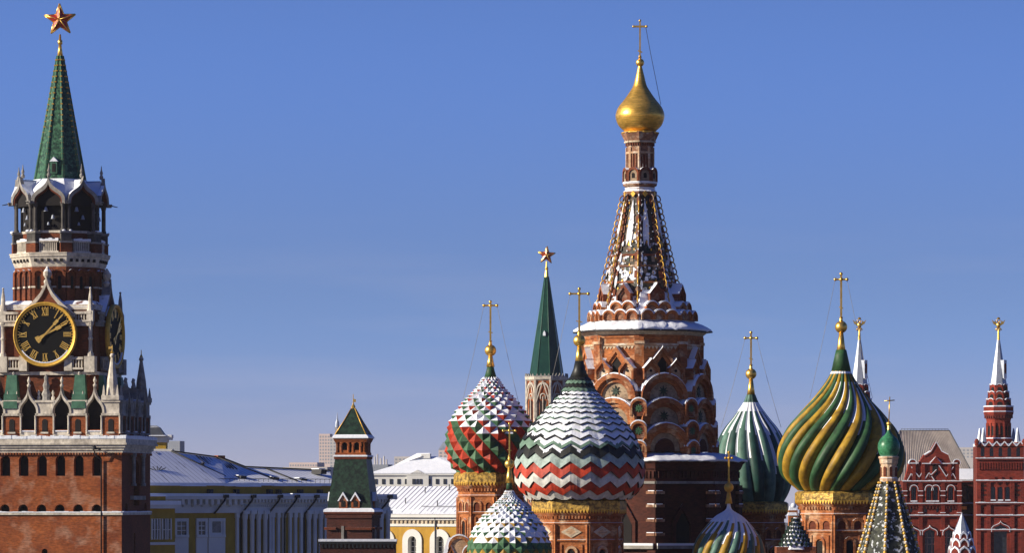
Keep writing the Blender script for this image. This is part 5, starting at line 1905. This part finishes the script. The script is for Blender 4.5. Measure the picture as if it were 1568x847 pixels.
# dark mansard behind it, beside the clock tower
D = 600.0
mn = thing('mansard_house', 'yellow house with a dark mansard roof peeping out beside the clock tower', 'house', (xw(236, D), D, 0))
m = MB(frame(236, D, mn), -1)
m.box(-30, 18, 0, 30, HY + HC * F / D, 678, 'olive_wall'); m.build('wall', mn)
m = MB(frame(236, D, mn), -1)
for z0, z1, e in ((678, 674, 20), (674, 671, 26), (671, 668, 27), (692, 688, 28), (696, 692, 26)):
    m.box(-30, e, -3, 32, z0, z1, 'white_wall')
m.box(-30, 27, -3, 32, 668, 666.2, 'snow'); m.build('cornice', mn)
m = MB(frame(236, D, mn), -1)
m.lathe([(24, 668), (20, 667), (12, 655), (7, 652)], 4, 'lead_roof', cx=-4, cy=14, apo=True, smooth=False); m.build('mansard_roof', mn)

# ------------------------------------------------------------------ the long ochre arsenal in the sun
A1 = (xw(500, 650), 650.0); A2 = (xw(745, 636), 636.0)
ar = thing('arsenal', 'ochre yellow building with white arched windows under a wide seamed snowy roof', 'building', (A1[0], A1[1], 0))
aang = math.atan2(A2[1] - A1[1], A2[0] - A1[0])
AM = Matrix.Rotation(aang, 4, 'Z')
def ab():
    m = MB(); m.M = AM; return m
LA = math.hypot(A2[0] - A1[0], A2[1] - A1[1])
UA = lambda px: ray_hit(px, A1, A2)
ZA = lambda py: HC + (HY - py) * 640 / F
wins = [UA(px) for px in (548, 590, 632, 674, 716)]
m = ab()
m.wall([(0, 0), (0, ZA(800)), (LA, ZA(800)), (LA, 0)], [arch(u, ZA(870), 1.5, 4.9, 'round', 10, 1) for u in wins], 0, 0.9, 'yellow_wall', back='glass', reveal='white_wall')
m.box(0, LA, 1, 16, 0, ZA(800), 'yellow_wall')
m.build('wall', ar)
m = ab()
m.box(-0.2, LA, -0.2, 16, ZA(807), ZA(803), 'white_wall'); m.box(-0.2, LA, -0.08, 16, ZA(803), ZA(797), 'plaster')
m.box(-0.2, LA, -0.4, 16, ZA(797), ZA(793), 'white_wall'); m.box(-0.3, LA, -0.9, 16, ZA(793), ZA(788.5), 'white_wall')
u = 0.3
while u < LA:
    m.box(u, u + 0.3, -0.3, 0, ZA(802), ZA(798), 'plaster'); u += 0.75
m.build('cornice', ar)
m = ab()
m.poly([(-0.3, -0.9, ZA(788)), (LA, -0.9, ZA(788)), (LA, 8, ZA(745)), (-0.3, 8, ZA(745))], 'seam_snow')
m.poly([(-0.3, 17, ZA(788)), (LA, 17, ZA(788)), (LA, 8, ZA(745)), (-0.3, 8, ZA(745))], 'seam_snow')
m.poly([(-0.3, -0.9, ZA(788)), (-0.3, 17, ZA(788)), (-0.3, 8, ZA(745))], 'yellow_wall')
u = 0.4
while u < LA:                         # standing seams under the snow
    t0 = random.random() * 0.25
    z_ = lambda t: ZA(788) + (ZA(745) - ZA(788)) * t
    m.tube([(u, -0.9 + 8.9 * t0, z_(t0) + 0.04), (u, 7.9, z_(0.99) + 0.04)], 0.05, 'snow', 4); u += 0.85
m.build('roof', ar)
m = ab()
for uu, z0 in ((UA(609), 772), (UA(662), 776), (UA(655), 751), (UA(622), 755), (UA(690), 754)):
    t = (788 - z0) / 43
    m.tube([(uu, -0.9 + 8.9 * t, ZA(z0) - 0.2), (uu, -0.9 + 8.9 * t, ZA(z0 - 9))], 0.09, 'lead_roof', 5)
m.tube([(UA(640), -0.9 + 2, ZA(776)), (LA - 3, -0.9 + 2, ZA(776))], 0.06, 'lead_roof', 5)
m.build('roof_vents', ar)
m = ab(); u = UA(668)
m.lathe([(0.13, 0), (0.13, ZA(795)), (0.3, ZA(792)), (0.3, ZA(788))], 8, 'lead_roof', u, -0.3); m.build('drainpipe', ar)
for u in wins:
    m = ab()
    m.band(arch(u, ZA(872), 3.5, 6.2, 'round', 12, 1), arch(u, ZA(872), 1.5, 5.1, 'round', 12, 1), -0.25, 0.05, 'white_wall')
    m.box(u - 0.05, u + 0.05, 0.6, 0.8, ZA(870), ZA(825), 'white_wall')
    for q in (830, 838, 846):
        m.box(u - 0.75, u + 0.75, 0.6, 0.8, ZA(q) - 0.05, ZA(q) + 0.05, 'white_wall')
    m.build('window_surround', ar)

# ------------------------------------------------------------------ white palace far behind
D = 900.0
wp = thing('white_palace', 'white palace far off with a small pediment under a broad snowy hip roof', 'palace', (xw(640, D), D, 0))
def wb():
    m = MB(frame(640, D, wp), -1); m.M = Matrix.Rotation(R_(-10), 4, 'Z'); return m
gz = HY + HC * F / D
m = wb(); m.box(-75, 85, 0, 70, gz, 728, 'white_wall')
m.plate([(-16, 728), (0, 720), (16, 728)], -3, 6, 'white_wall'); m.box(-17, 17, -2.5, 0, gz, 728, 'white_wall'); m.build('wall', wp)
m = wb(); m.box(-77, 87, -2.5, 72, 728.5, 726, 'white_wall'); m.box(-77, 87, -3, 72, 726, 724.5, 'snow'); m.build('cornice', wp)
m = wb()
for p in ([(-77, -3, 725), (87, -3, 725), (42, 30, 702), (20, 30, 699), (0, 30, 700)], [(-77, -3, 725), (0, 30, 700), (-20, 72, 725), (-77, 72, 725)], [(87, -3, 725), (87, 72, 725), (42, 30, 702)]):
    m.poly(p, 'snow')
m.poly([(-66, 20, 724), (0, 22, 699), (14, 30, 694), (-10, 45, 694), (-50, 40, 715)], 'snow')
m.box(0, 14, 24, 34, 702, 695, 'white_wall', top='snow'); m.build('roof', wp)
for k in range(13):
    if k == 6: continue
    m = wb(); u = -66 + k * 12
    m.box(u - 2.3, u + 2.3, -0.8 - (2.5 if abs(u) < 16 else 0), 0.5, 742, 734, 'glass'); m.build('window', wp)
for u in (-5, 0, 5):
    m = wb(); m.box(u - 1.6, u + 1.6, -3.4, -2.4, 742, 734, 'glass'); m.build('window', wp)

# ------------------------------------------------------------------ far town blocks
def block(name, label, cat, px, D, w_, z0, mt, rot=-12, cols=6, rows_=6, dz=5, top=None, depth=None, group=None):
    t = thing(name, label, cat, (xw(px, D), D, 0), group)
    B_ = frame(px, D, t)
    gz = HY + HC * F / D
    m = MB(B_, -1); m.M = Matrix.Rotation(R_(rot), 4, 'Z')
    dd = depth or w_
    m.box(-w_ / 2, w_ / 2, -dd / 2, dd / 2, gz, z0, mt, top='snow')
    for k in range(cols):
        x = -w_ / 2 + (k + 0.5) * w_ / cols
        for r in range(rows_):
            zz = z0 + 3 + r * dz
            m.box(x - w_ / cols * 0.27, x + w_ / cols * 0.27, -dd / 2 - 0.12, -dd / 2 + 0.2, zz + dz * 0.55, zz, 'blue_block')  # pale windows, haze put into their colour
    m.build('wall', t)
    return t, B_
t, B_ = block('apartment_tower', 'tall pale pink apartment block far off left of the small tower', 'building', 499, 2200, 17, 665, 'pink_block', cols=4, rows_=9)
t, B_ = block('spired_block', 'pale block with a thin pointed turret rising behind the small tower', 'building', 514, 2000, 15, 670, 'concrete', cols=3, rows_=9)
m = MB(B_, -1)
m.box(-1, 6, -2, 2, 672, 654, 'concrete'); m.lathe([(3.6, 655), (3.0, 648), (1.2, 642), (0.3, 632)], 8, 'silver', 2.5, 0); m.build('turret', t)
block('low_block', 'long low pinkish block beyond the palace roof', 'building', 470, 1900, 44, 709, 'pink_block', cols=11, rows_=3)
block('glass_block', 'grey tower block wrapped in scaffolding far behind the mansard', 'building', 267, 1500, 25, 676, 'blue_block', cols=8, rows_=8, dz=4)
t, B_ = block('gabled_block', 'pink brick block with a bluish roof left of the studded dome', 'building', 692, 1500, 34, 690, 'pink_block', cols=5, rows_=6)
m = MB(B_, -1); m.M = Matrix.Rotation(R_(-12), 4, 'Z'); m.plate([(-18, 690), (-10, 678), (18, 672), (18, 690)], -17, 17, 'silver'); m.build('roof', t)
t, B_ = block('chimney_block', 'grey works with thin stacks right of the small tower', 'building', 583, 1400, 30, 712, 'blue_block', cols=6, rows_=3)
for x, z in ((-9, 700), (-5, 696), (0, 702), (5, 699), (9, 704)):
    m = MB(B_, -1); m.lathe([(1.6, 713), (1.2, z)], 8, 'concrete', x, 0); m.build('chimney', t)
block('snowy_block', 'flat snow topped block just behind the yellow palace roof', 'building', 476, 1200, 70, 716, 'concrete', cols=12, rows_=2)
for k, (px, w_, z, mt) in enumerate(((640, 60, 700, 'concrete'), (560, 60, 724, 'pink_block'), (1500, 60, 686, 'concrete'))):
    block('town_block', ['pale block beyond the white palace', 'pinkish block low behind the small tower', 'pale flat block behind the museum tower'][k], 'building', px, 1700, w_, z, mt, cols=10, rows_=3, group='town blocks beyond the palaces')
# ------------------------------------------------------------------ the red museum
D = 620.0
mu = thing('museum', 'dark red brick museum with snow lined gables and silver tented turrets', 'museum', (xw(1430, D), D, 0))
MR = R_(-3)
def ub(px=1430, D_=D):
    return MB(frame(px, D_, mu), -1)
gz = HY + HC * F / D

def ledge(m, x0, x1, y, z, th=2.0, out=1.6):
    m.box(x0, x1, y - out, y + 0.5, z + th, z, 'museum_brick')
    x = x0 - 0.3
    while x < x1:
        wd = min(2.5 + random.random() * 4, x1 + 0.3 - x)
        m.box(x, x + wd, y - out - 0.5, y + 0.4, z, z - 1.1 - random.random() * 0.9, 'snow'); x += wd

# gabled wing: pixel x measured from 1430, front plane 40 px before the recess
WL, WR = -52, 36
m = ub()
FY = -55
holes = []
for u in (-36, -13, -3, 20):
    holes.append(arch(u, 766, 6.5, 21, 'round', 8))
for u in (-38, -12, 17):
    holes.append(arch(u, 846 + 10, 15 if u != 17 else 11, 46, 'round', 8))
for u in (-40, -18, 0, 20):
    holes.append(arch(u, 785, 4, 7, 'rect'))
m.wall([(WL, gz), (WL, 737), (WR, 737), (WR, gz)], holes, FY, 5, 'museum_brick', back='glass', sill='museum_brick')
m.box(WL, WR, FY + 6, 60, gz, 737, 'museum_dark')
m.poly([(WR, FY, gz), (WR, FY, 737), (WR, FY + 6, 737), (WR, FY + 6, gz)], 'museum_brick')
m.poly([(WL, FY, gz), (WL, FY, 737), (WL, FY + 6, 737), (WL, FY + 6, gz)], 'museum_brick')
for x in (WL + 2, -26, 8, WR - 3):
    m.box(x - 3, x + 3, FY - 2, FY, gz, 738, 'museum_brick')
    for z in (755, 762, 788, 815):
        m.box(x - 3.6, x + 3.6, FY - 2.8, FY, z, z - 2, 'museum_brick')
        m.box(x - 3.7, x + 3.7, FY - 2.9, FY, z - 2, z - 3, 'snow')
for z in (738, 772, 790):
    ledge(m, WL - 1, WR + 1, FY - 1, z)
for x in range(WL + 4, WR - 2, 5):
    m.box(x, x + 2, FY - 1.6, FY, 780, 776, 'museum_dark')
wing = m.build('gabled_wing', mu)
for u in (-36, -13, -3, 20):
    m = ub()
    m.band(arch(u, 752, 11.5, 8, 'round', 8), arch(u, 752, 8, 6, 'round', 8), FY - 2, FY, 'museum_brick')
    m.band(arch(u, 752, 13, 9, 'round', 8), arch(u, 752, 11.5, 8, 'round', 8), FY - 2.2, FY, 'snow')
    for s_ in (-1, 1):
        m.lathe([(1.3, 767), (1.1, 765), (1.1, 753), (1.5, 751)], 8, 'museum_brick', u + s_ * 5, FY - 1)
    m.box(u - 5, u + 5, FY - 2, FY, 769, 767, 'snow')
    m.box(u - 0.3, u + 0.3, FY + 4, FY + 5, 766, 746, 'museum_brick')
    m.build('window', wing)
for u, w_ in ((-38, 15), (-12, 15), (17, 11)):
    m = ub()
    m.band(arch(u, 820, w_ + 7, 14, 'ogee', 10), arch(u, 820, w_ + 3, 11, 'ogee', 10), FY - 3, FY, 'museum_brick')
    m.band(arch(u, 820, w_ + 8.5, 15.5, 'ogee', 10), arch(u, 820, w_ + 7, 14, 'ogee', 10), FY - 3.2, FY, 'snow')
    for k in (-0.25, 0.25):
        m.box(u + k * w_ - 0.4, u + k * w_ + 0.4, FY + 3.5, FY + 5, 856, 816, 'plaster')
    for z in (824, 834):
        m.box(u - w_ / 2, u + w_ / 2, FY + 3.5, FY + 5, z, z - 0.8, 'plaster')
    m.build('arched_window', wing)
# stepped gable with zigzags
m = ub()
m.plate([(WL + 2, 737), (WL + 7, 718), (-44, 711), (-29, 711), (-20, 697), (-10, 691), (-2, 678), (6, 691), (16, 697), (20, 711), (30, 711), (33, 737)], FY, FY + 20, 'museum_brick')
for u in (-36, -22, 18, 30):
    m.box(u - 2.6, u + 2.6, FY - 2, FY, 738, 709, 'museum_brick')
m.plate(arch(-4, 728, 8, 16, 'round', 8), FY - 0.3, FY + 0.1, 'dark')
for u in (-38, 29):
    m.plate(arch(u, 712, 10, 7, 'round', 8), FY - 2, FY + 10, 'museum_brick')
    m.band(arch(u, 712, 12, 8.2, 'round', 8), arch(u, 712, 10, 7, 'round', 8), FY - 2.4, FY + 10, 'snow')
m.plate(arch(-3, 711, 17, 11, 'tri'), FY - 3, FY, 'museum_brick')
gab = m.build('gable', wing)
m = ub()
def zig(pts, w_=1.5, y=FY - 1.6):
    for p, q in zip(pts, pts[1:]):
        dx, dz = q[0] - p[0], q[1] - p[1]
        stroke(m, p, q, w_, y, 'snow')
        m.plate([(p[0], p[1] + 0.7), (q[0], q[1] + 0.7), (q[0], q[1] + 3), (p[0], p[1] + 3)], y, FY, 'museum_brick')
zig([(-46, 737), (-40, 726), (-36, 737)]); zig([(-40, 716), (-28, 732), (-22, 722)])
zig([(-21, 737), (-13, 725), (-5, 737)]); zig([(-12, 730), (-2, 720)], 1.2)
zig([(2, 714), (13, 731), (24, 716)]); zig([(16, 737), (23, 726), (29, 737)])
zig([(-12, 710), (-3, 701), (6, 710)])
zig([(-20, 698), (-10, 692), (-2, 678), (6, 692), (16, 697)], 1.6, FY - 0.8)
for a, b, z in ((-44, -29, 711), (18, 30, 711), (-24, 20, 711.5)):
    m.box(a, b, FY - 2.2, FY + 1, z, z - 1.4, 'snow')
m.build('gable_snow', gab)
# recessed middle, the wing's shadow also put into its darker brick
m = ub()
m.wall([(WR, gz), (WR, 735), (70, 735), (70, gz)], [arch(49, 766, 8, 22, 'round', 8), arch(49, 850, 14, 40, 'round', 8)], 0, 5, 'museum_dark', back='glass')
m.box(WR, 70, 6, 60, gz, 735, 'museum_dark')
for z in (737, 772, 790):
    ledge(m, WR, 70, -1, z)
m.poly([(WR, -2, 737), (70, -2, 737), (70, 34, 718), (WR, 34, 718)], 'snow')
m.tube([(62, -1.5, 735), (62, -1.5, gz)], 0.5, 'grey_stone', 6)
m.build('recessed_wall', mu)
m = ub(1472, D - 3)
m.box(-9, 8, -4, 0, 781, 776, 'gilt_paint'); m.build('gilded_sign', mu)
# big tin roof
m = ub(1430, D + 14)
zb = 742
A_, B2, C_, D3 = (-62, -20, zb), (66, -20, zb), (28, 40, 659), (-48, 40, 659)
E_, F_ = (-62, 110, zb), (66, 110, zb)
G_, H_ = (28, 60, 659), (-48, 60, 659)
m.poly([A_, B2, C_, D3], 'tin_roof'); m.poly([B2, F_, G_, C_], 'tin_roof'); m.poly([E_, F_, G_, H_], 'tin_roof')
m.poly([A_, E_, H_, D3], 'tin_roof'); m.poly([C_, D3, H_, G_], 'tin_roof')
n_s = 34
for k in range(1, n_s):
    u = k / n_s
    p = [A_[i] + (B2[i] - A_[i]) * u for i in range(3)]; q = [D3[i] + (C_[i] - D3[i]) * u for i in range(3)]
    m.tube([(p[0], p[1] - 0.4, p[2]), (q[0], q[1] - 0.4, q[2])], 0.28, 'tin_roof', 4)
for p, q in ((D3, C_), (C_, B2), (A_, D3)):
    m.tube([p, q], 0.9, 'lead_roof', 5)
for k in range(16):
    x = -46 + k * 4.8
    m.tube([(x, 40, 660), (x, 40, 656)], 0.3, 'lead_roof', 4)
m.tube([(-46, 40, 656.5), (26, 40, 656.5)], 0.3, 'lead_roof', 4)
m.build('tin_roof', mu)

def eagle(m, cz, s):
    """two-headed bird of gilded metal with spread wings"""
    for sg in (-1, 1):
        w_ = [(0, cz + s * 0.25), (sg * s * 0.35, cz + s * 0.05), (sg * s * 0.7, cz - s * 0.15), (sg * s * 0.95, cz - s * 0.75), (sg * s * 0.62, cz - s * 0.45), (sg * s * 0.4, cz - s * 0.62), (sg * s * 0.3, cz - s * 0.25), (0, cz - s * 0.2)]
        m.plate(w_, -s * 0.10, s * 0.10, 'gilding')
        m.tube([(0, 0, cz - s * 0.2), (sg * s * 0.16, 0, cz - s * 0.6), (sg * s * 0.32, 0, cz - s * 0.66)], s * 0.11, 'gilding', 6, s * 0.05)
        m.tube([(sg * s * 0.08, 0, cz + s * 0.3), (sg * s * 0.42, 0, cz + s * 0.7)], s * 0.09, 'gilding', 6)
    m.sphere(0, 0, cz, s * 0.3, 'gilding', 10, 1.3)
    m.lathe([(s * 0.2, cz - s * 0.75), (s * 0.26, cz - s * 0.95), (s * 0.05, cz - s * 1.1)], 8, 'gilding')
    m.plate([(0, cz + s * 0.3), (-s * 0.3, cz + s * 0.85), (s * 0.3, cz + s * 0.85)], -s * 0.08, s * 0.08, 'gilding')

def museum_tower(px, D_, label, body=True):
    def tb():
        return MB(frame(px, D_, mu), -1)
    gz_ = HY + HC * F / D_
    hw = 36.0
    rt = R_(-2)
    o8 = dict(rot=rt, apo=True, smooth=False)
    m = tb(); m.M = Matrix.Rotation(rt, 4, 'Z') @ Matrix.Translation((0, -hw, 0))
    holes = [arch(u, 765, 6.5, 19, 'round', 8) for u in (-11, 0, 11)] + [arch(0, 858, 20, 56, 'round', 10)]
    holes += [arch(u, 700, 6, 14, 'round', 8) for u in (-27, -13.5, 0, 13.5, 27)]
    m.wall([(-hw, gz_), (-hw, 684), (hw, 684), (hw, gz_)], holes, 0, 4, 'museum_brick', back='glass')
    m.box(-hw, hw, 5, 2 * hw, gz_, 684, 'museum_dark')
    for s_ in (-1, 1):
        m.poly([(s_ * hw, 0, gz_), (s_ * hw, 0, 684), (s_ * hw, 5, 684), (s_ * hw, 5, gz_)], 'museum_brick')
    for z, e in ((703, 2.4), (737, 2), (771, 2.6), (790, 1.6), (812, 2)):
        ledge(m, -hw - e + 1, hw + e - 1, 0, z, 2, e)
    for x in (-33, -18, 18, 33):
        m.box(x - 3, x + 3, -1.6, 0, gz_, 740, 'museum_brick')
    for k in range(17):
        m.box(-33 + 4 * k, -31.3 + 4 * k, -1.5, 0, 720, 709, 'museum_brick')
    for x in (-26, 26):
        for q in range(3):
            for r in range(3):
                m.box(x - 4 + 3.4 * q, x - 2.4 + 3.4 * q, -0.4, 0.2, 760 - 7 * r, 757 - 7 * r, 'dark')
    for u in (-11, 0, 11):
        stroke(m, (u - 5.5, 742), (u, 730), 1.6, -1.6, 'museum_brick'); stroke(m, (u + 5.5, 742), (u, 730), 1.6, -1.8, 'museum_brick')
        m.box(u - 4, u + 4, -1.6, 0, 767.5, 765.5, 'snow')
        for s_ in (-1, 1):
            m.lathe([(1.1, 766), (1.1, 749), (1.5, 747)], 8, 'museum_brick', u + s_ * 5, -0.6)
    m.band(arch(0, 815, 27, 16, 'ogee', 10), arch(0, 815, 22, 13, 'ogee', 10), -2.4, 0, 'museum_brick')
    m.band(arch(0, 815, 28.4, 17, 'ogee', 10), arch(0, 815, 27, 16, 'ogee', 10), -2.6, 0, 'snow')
    tw = m.build('square_tower', mu, label)
    m = tb(); m.M = Matrix.Rotation(rt, 4, 'Z') @ Matrix.Translation((0, -hw, 0))
    for k in range(6):                # snow lined parapet points
        u = -30 + 12 * k
        m.plate([(u - 6, 684), (u, 677), (u + 6, 684)], -1.5, 6, 'museum_brick')
        stroke(m, (u - 6, 684), (u, 677), 1.6, -1.9, 'snow'); stroke(m, (u, 677), (u + 6, 684), 1.6, -1.9, 'snow')
    for s_ in (-1, 1):
        m.lathe([(3.5, 684), (3.5, 679), (4, 677), (2, 673)], 8, 'museum_brick', s_ * hw, 0)
        m.sphere(s_ * hw, 0, 677, 3, 'snow', 8)
    m.box(-hw, hw, 3, 2 * hw, 684, 680, 'snow')
    m.build('parapet', tw)
    for s_ in (-1, 1):
        for yy in (10, 60):
            m = tb()
            m.lathe([(5.5, 682), (5, 678), (3.4, 668), (1, 656)], 8, 'silver', s_ * 26, -hw + yy, smooth=False)
            m.lathe([(3, 684), (6, 681), (5.4, 678)], 8, 'museum_brick', s_ * 26, -hw + yy, smooth=False)
            m.build('pinnacle', tw)
    m = tb()
    m.lathe([(19, 684), (20, 672), (17.5, 671), (17.5, 650), (18, 644), (22, 634), (22, 624), (17, 622)], 8, 'museum_brick', **o8)
    for M_ in facets(8, 17.5, rt):
        m.M = M_
        for u in (-3.4, 3.4):
            m.plate(arch(u, 668, 3.6, 15, 'round', 6), -0.3, 0.3, 'dark')
        for u in (-6.8, 0, 6.8):
            m.box(u - 1, u + 1, -1.2, 0, 671, 648, 'museum_brick')
    for M_ in facets(8, 20.5, rt):
        m.M = M_
        for k in range(4):
            m.plate(arch(-6.3 + 4.2 * k, 641, 2.6, 6, 'round', 5), -0.7, 0.5, 'museum_dark')
    m.M = Matrix.Identity(4)
    for rr, z in ((20.6, 672), (22.8, 631), (22.5, 623)):
        m.lathe([(rr - 3, z + 0.6), (rr, z + 0.4), (rr, z - 0.9), (rr - 3, z - 1.4)], 8, 'snow', **o8)
    m.build('octagon', tw)
    for rr, z, h in ((17.5, 623, 12), (15, 611, 11), (12.5, 600, 11)):
        m = tb()
        m.lathe([(rr - 1.5, z), (rr - 1.5, z - h)], 8, 'museum_brick', **o8)
        for M_ in facets(8, rr, rt):
            m.M = M_
            w_ = 2 * rr * math.tan(PI / 8)
            m.plate(arch(0, z, w_, h, 'round', 8), -1, 2, 'museum_brick')
            m.band(arch(0, z, w_ + 1, h + 1, 'round', 8)[3:-3], arch(0, z, w_ - 0.4, h, 'round', 8)[3:-3], -1.4, 2.4, 'snow')
            m.plate(arch(0, z, w_ * 0.55, h * 0.6, 'round', 8), -1.4, -0.8, 'dark')
        m.build('arch_tier', tw)
    m = tb()
    m.lathe([(12.5, 590), (11.8, 587), (2.2, 521)], 8, 'silver', **o8)
    m.build('silver_tent', tw)
    m = tb(); m.M = facets(8, 9.5, rt)[1]
    m.box(-3.2, 3.2, -4, 6, 580, 552, 'silver'); m.plate(arch(0, 572, 4, 15, 'round', 6), -4.5, -3.8, 'museum_brick'); m.box(-2, 2, -4.6, -3.9, 581, 574, 'snow')
    m.build('dormer', tw)
    m = tb(); m.lathe([(2.4, 523), (1.8, 512), (1.2, 504)], 8, 'gilding'); eagle(m, 498, 11); m.build('gilded_eagle', tw)

museum_tower(1529, 612, 'right hand square tower with silver tent')
museum_tower(1316, 640, 'half hidden tower behind the spiral dome')
m = ub(1585, 612)
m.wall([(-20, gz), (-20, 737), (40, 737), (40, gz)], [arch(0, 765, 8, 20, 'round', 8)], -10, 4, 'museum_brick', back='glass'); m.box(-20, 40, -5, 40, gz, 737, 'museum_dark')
for z in (737, 772, 790): ledge(m, -20, 40, -11, z)
m.build('end_wing', mu)

# ------------------------------------------------------------------ little porch turret
D = 560.0
pt_ = thing('porch_turret', 'little red turret with snowy round gables and a silver tent cap', 'turret', (xw(1473, D), D, 0))
def qb():
    return MB(frame(1473, D, pt_), -1)
gz = HY + HC * F / D
m = qb(); m.lathe([(17, gz), (17, 848)], 8, 'museum_brick', rot=0.1, apo=True, smooth=False); m.build('wall', pt_)
for rr, z, h in ((18.5, 852, 14), (15.5, 838, 12), (12, 826, 10)):
    m = qb(); m.lathe([(rr - 1.5, z), (rr - 2, z - h)], 8, 'museum_brick', rot=0.1, apo=True, smooth=False)
    for M_ in facets(8, rr, 0.1):
        m.M = M_
        w_ = 2 * rr * math.tan(PI / 8)
        m.plate(arch(0, z, w_, h, 'keel', 8), -1, 2, 'museum_brick')
        m.band(arch(0, z, w_ + 1.6, h + 1.6, 'keel', 8), arch(0, z, w_ - 1.5, h - 1.5, 'keel', 8), -1.6, 2.4, 'snow')
    m.build('gable_tier', pt_)
m = qb(); m.lathe([(12, 818), (9, 808), (1.2, 788)], 8, 'silver', rot=0.1, apo=True, smooth=False)
m.sphere(0, 0, 788, 1.6, 'silver', 8); m.build('silver_tent', pt_)
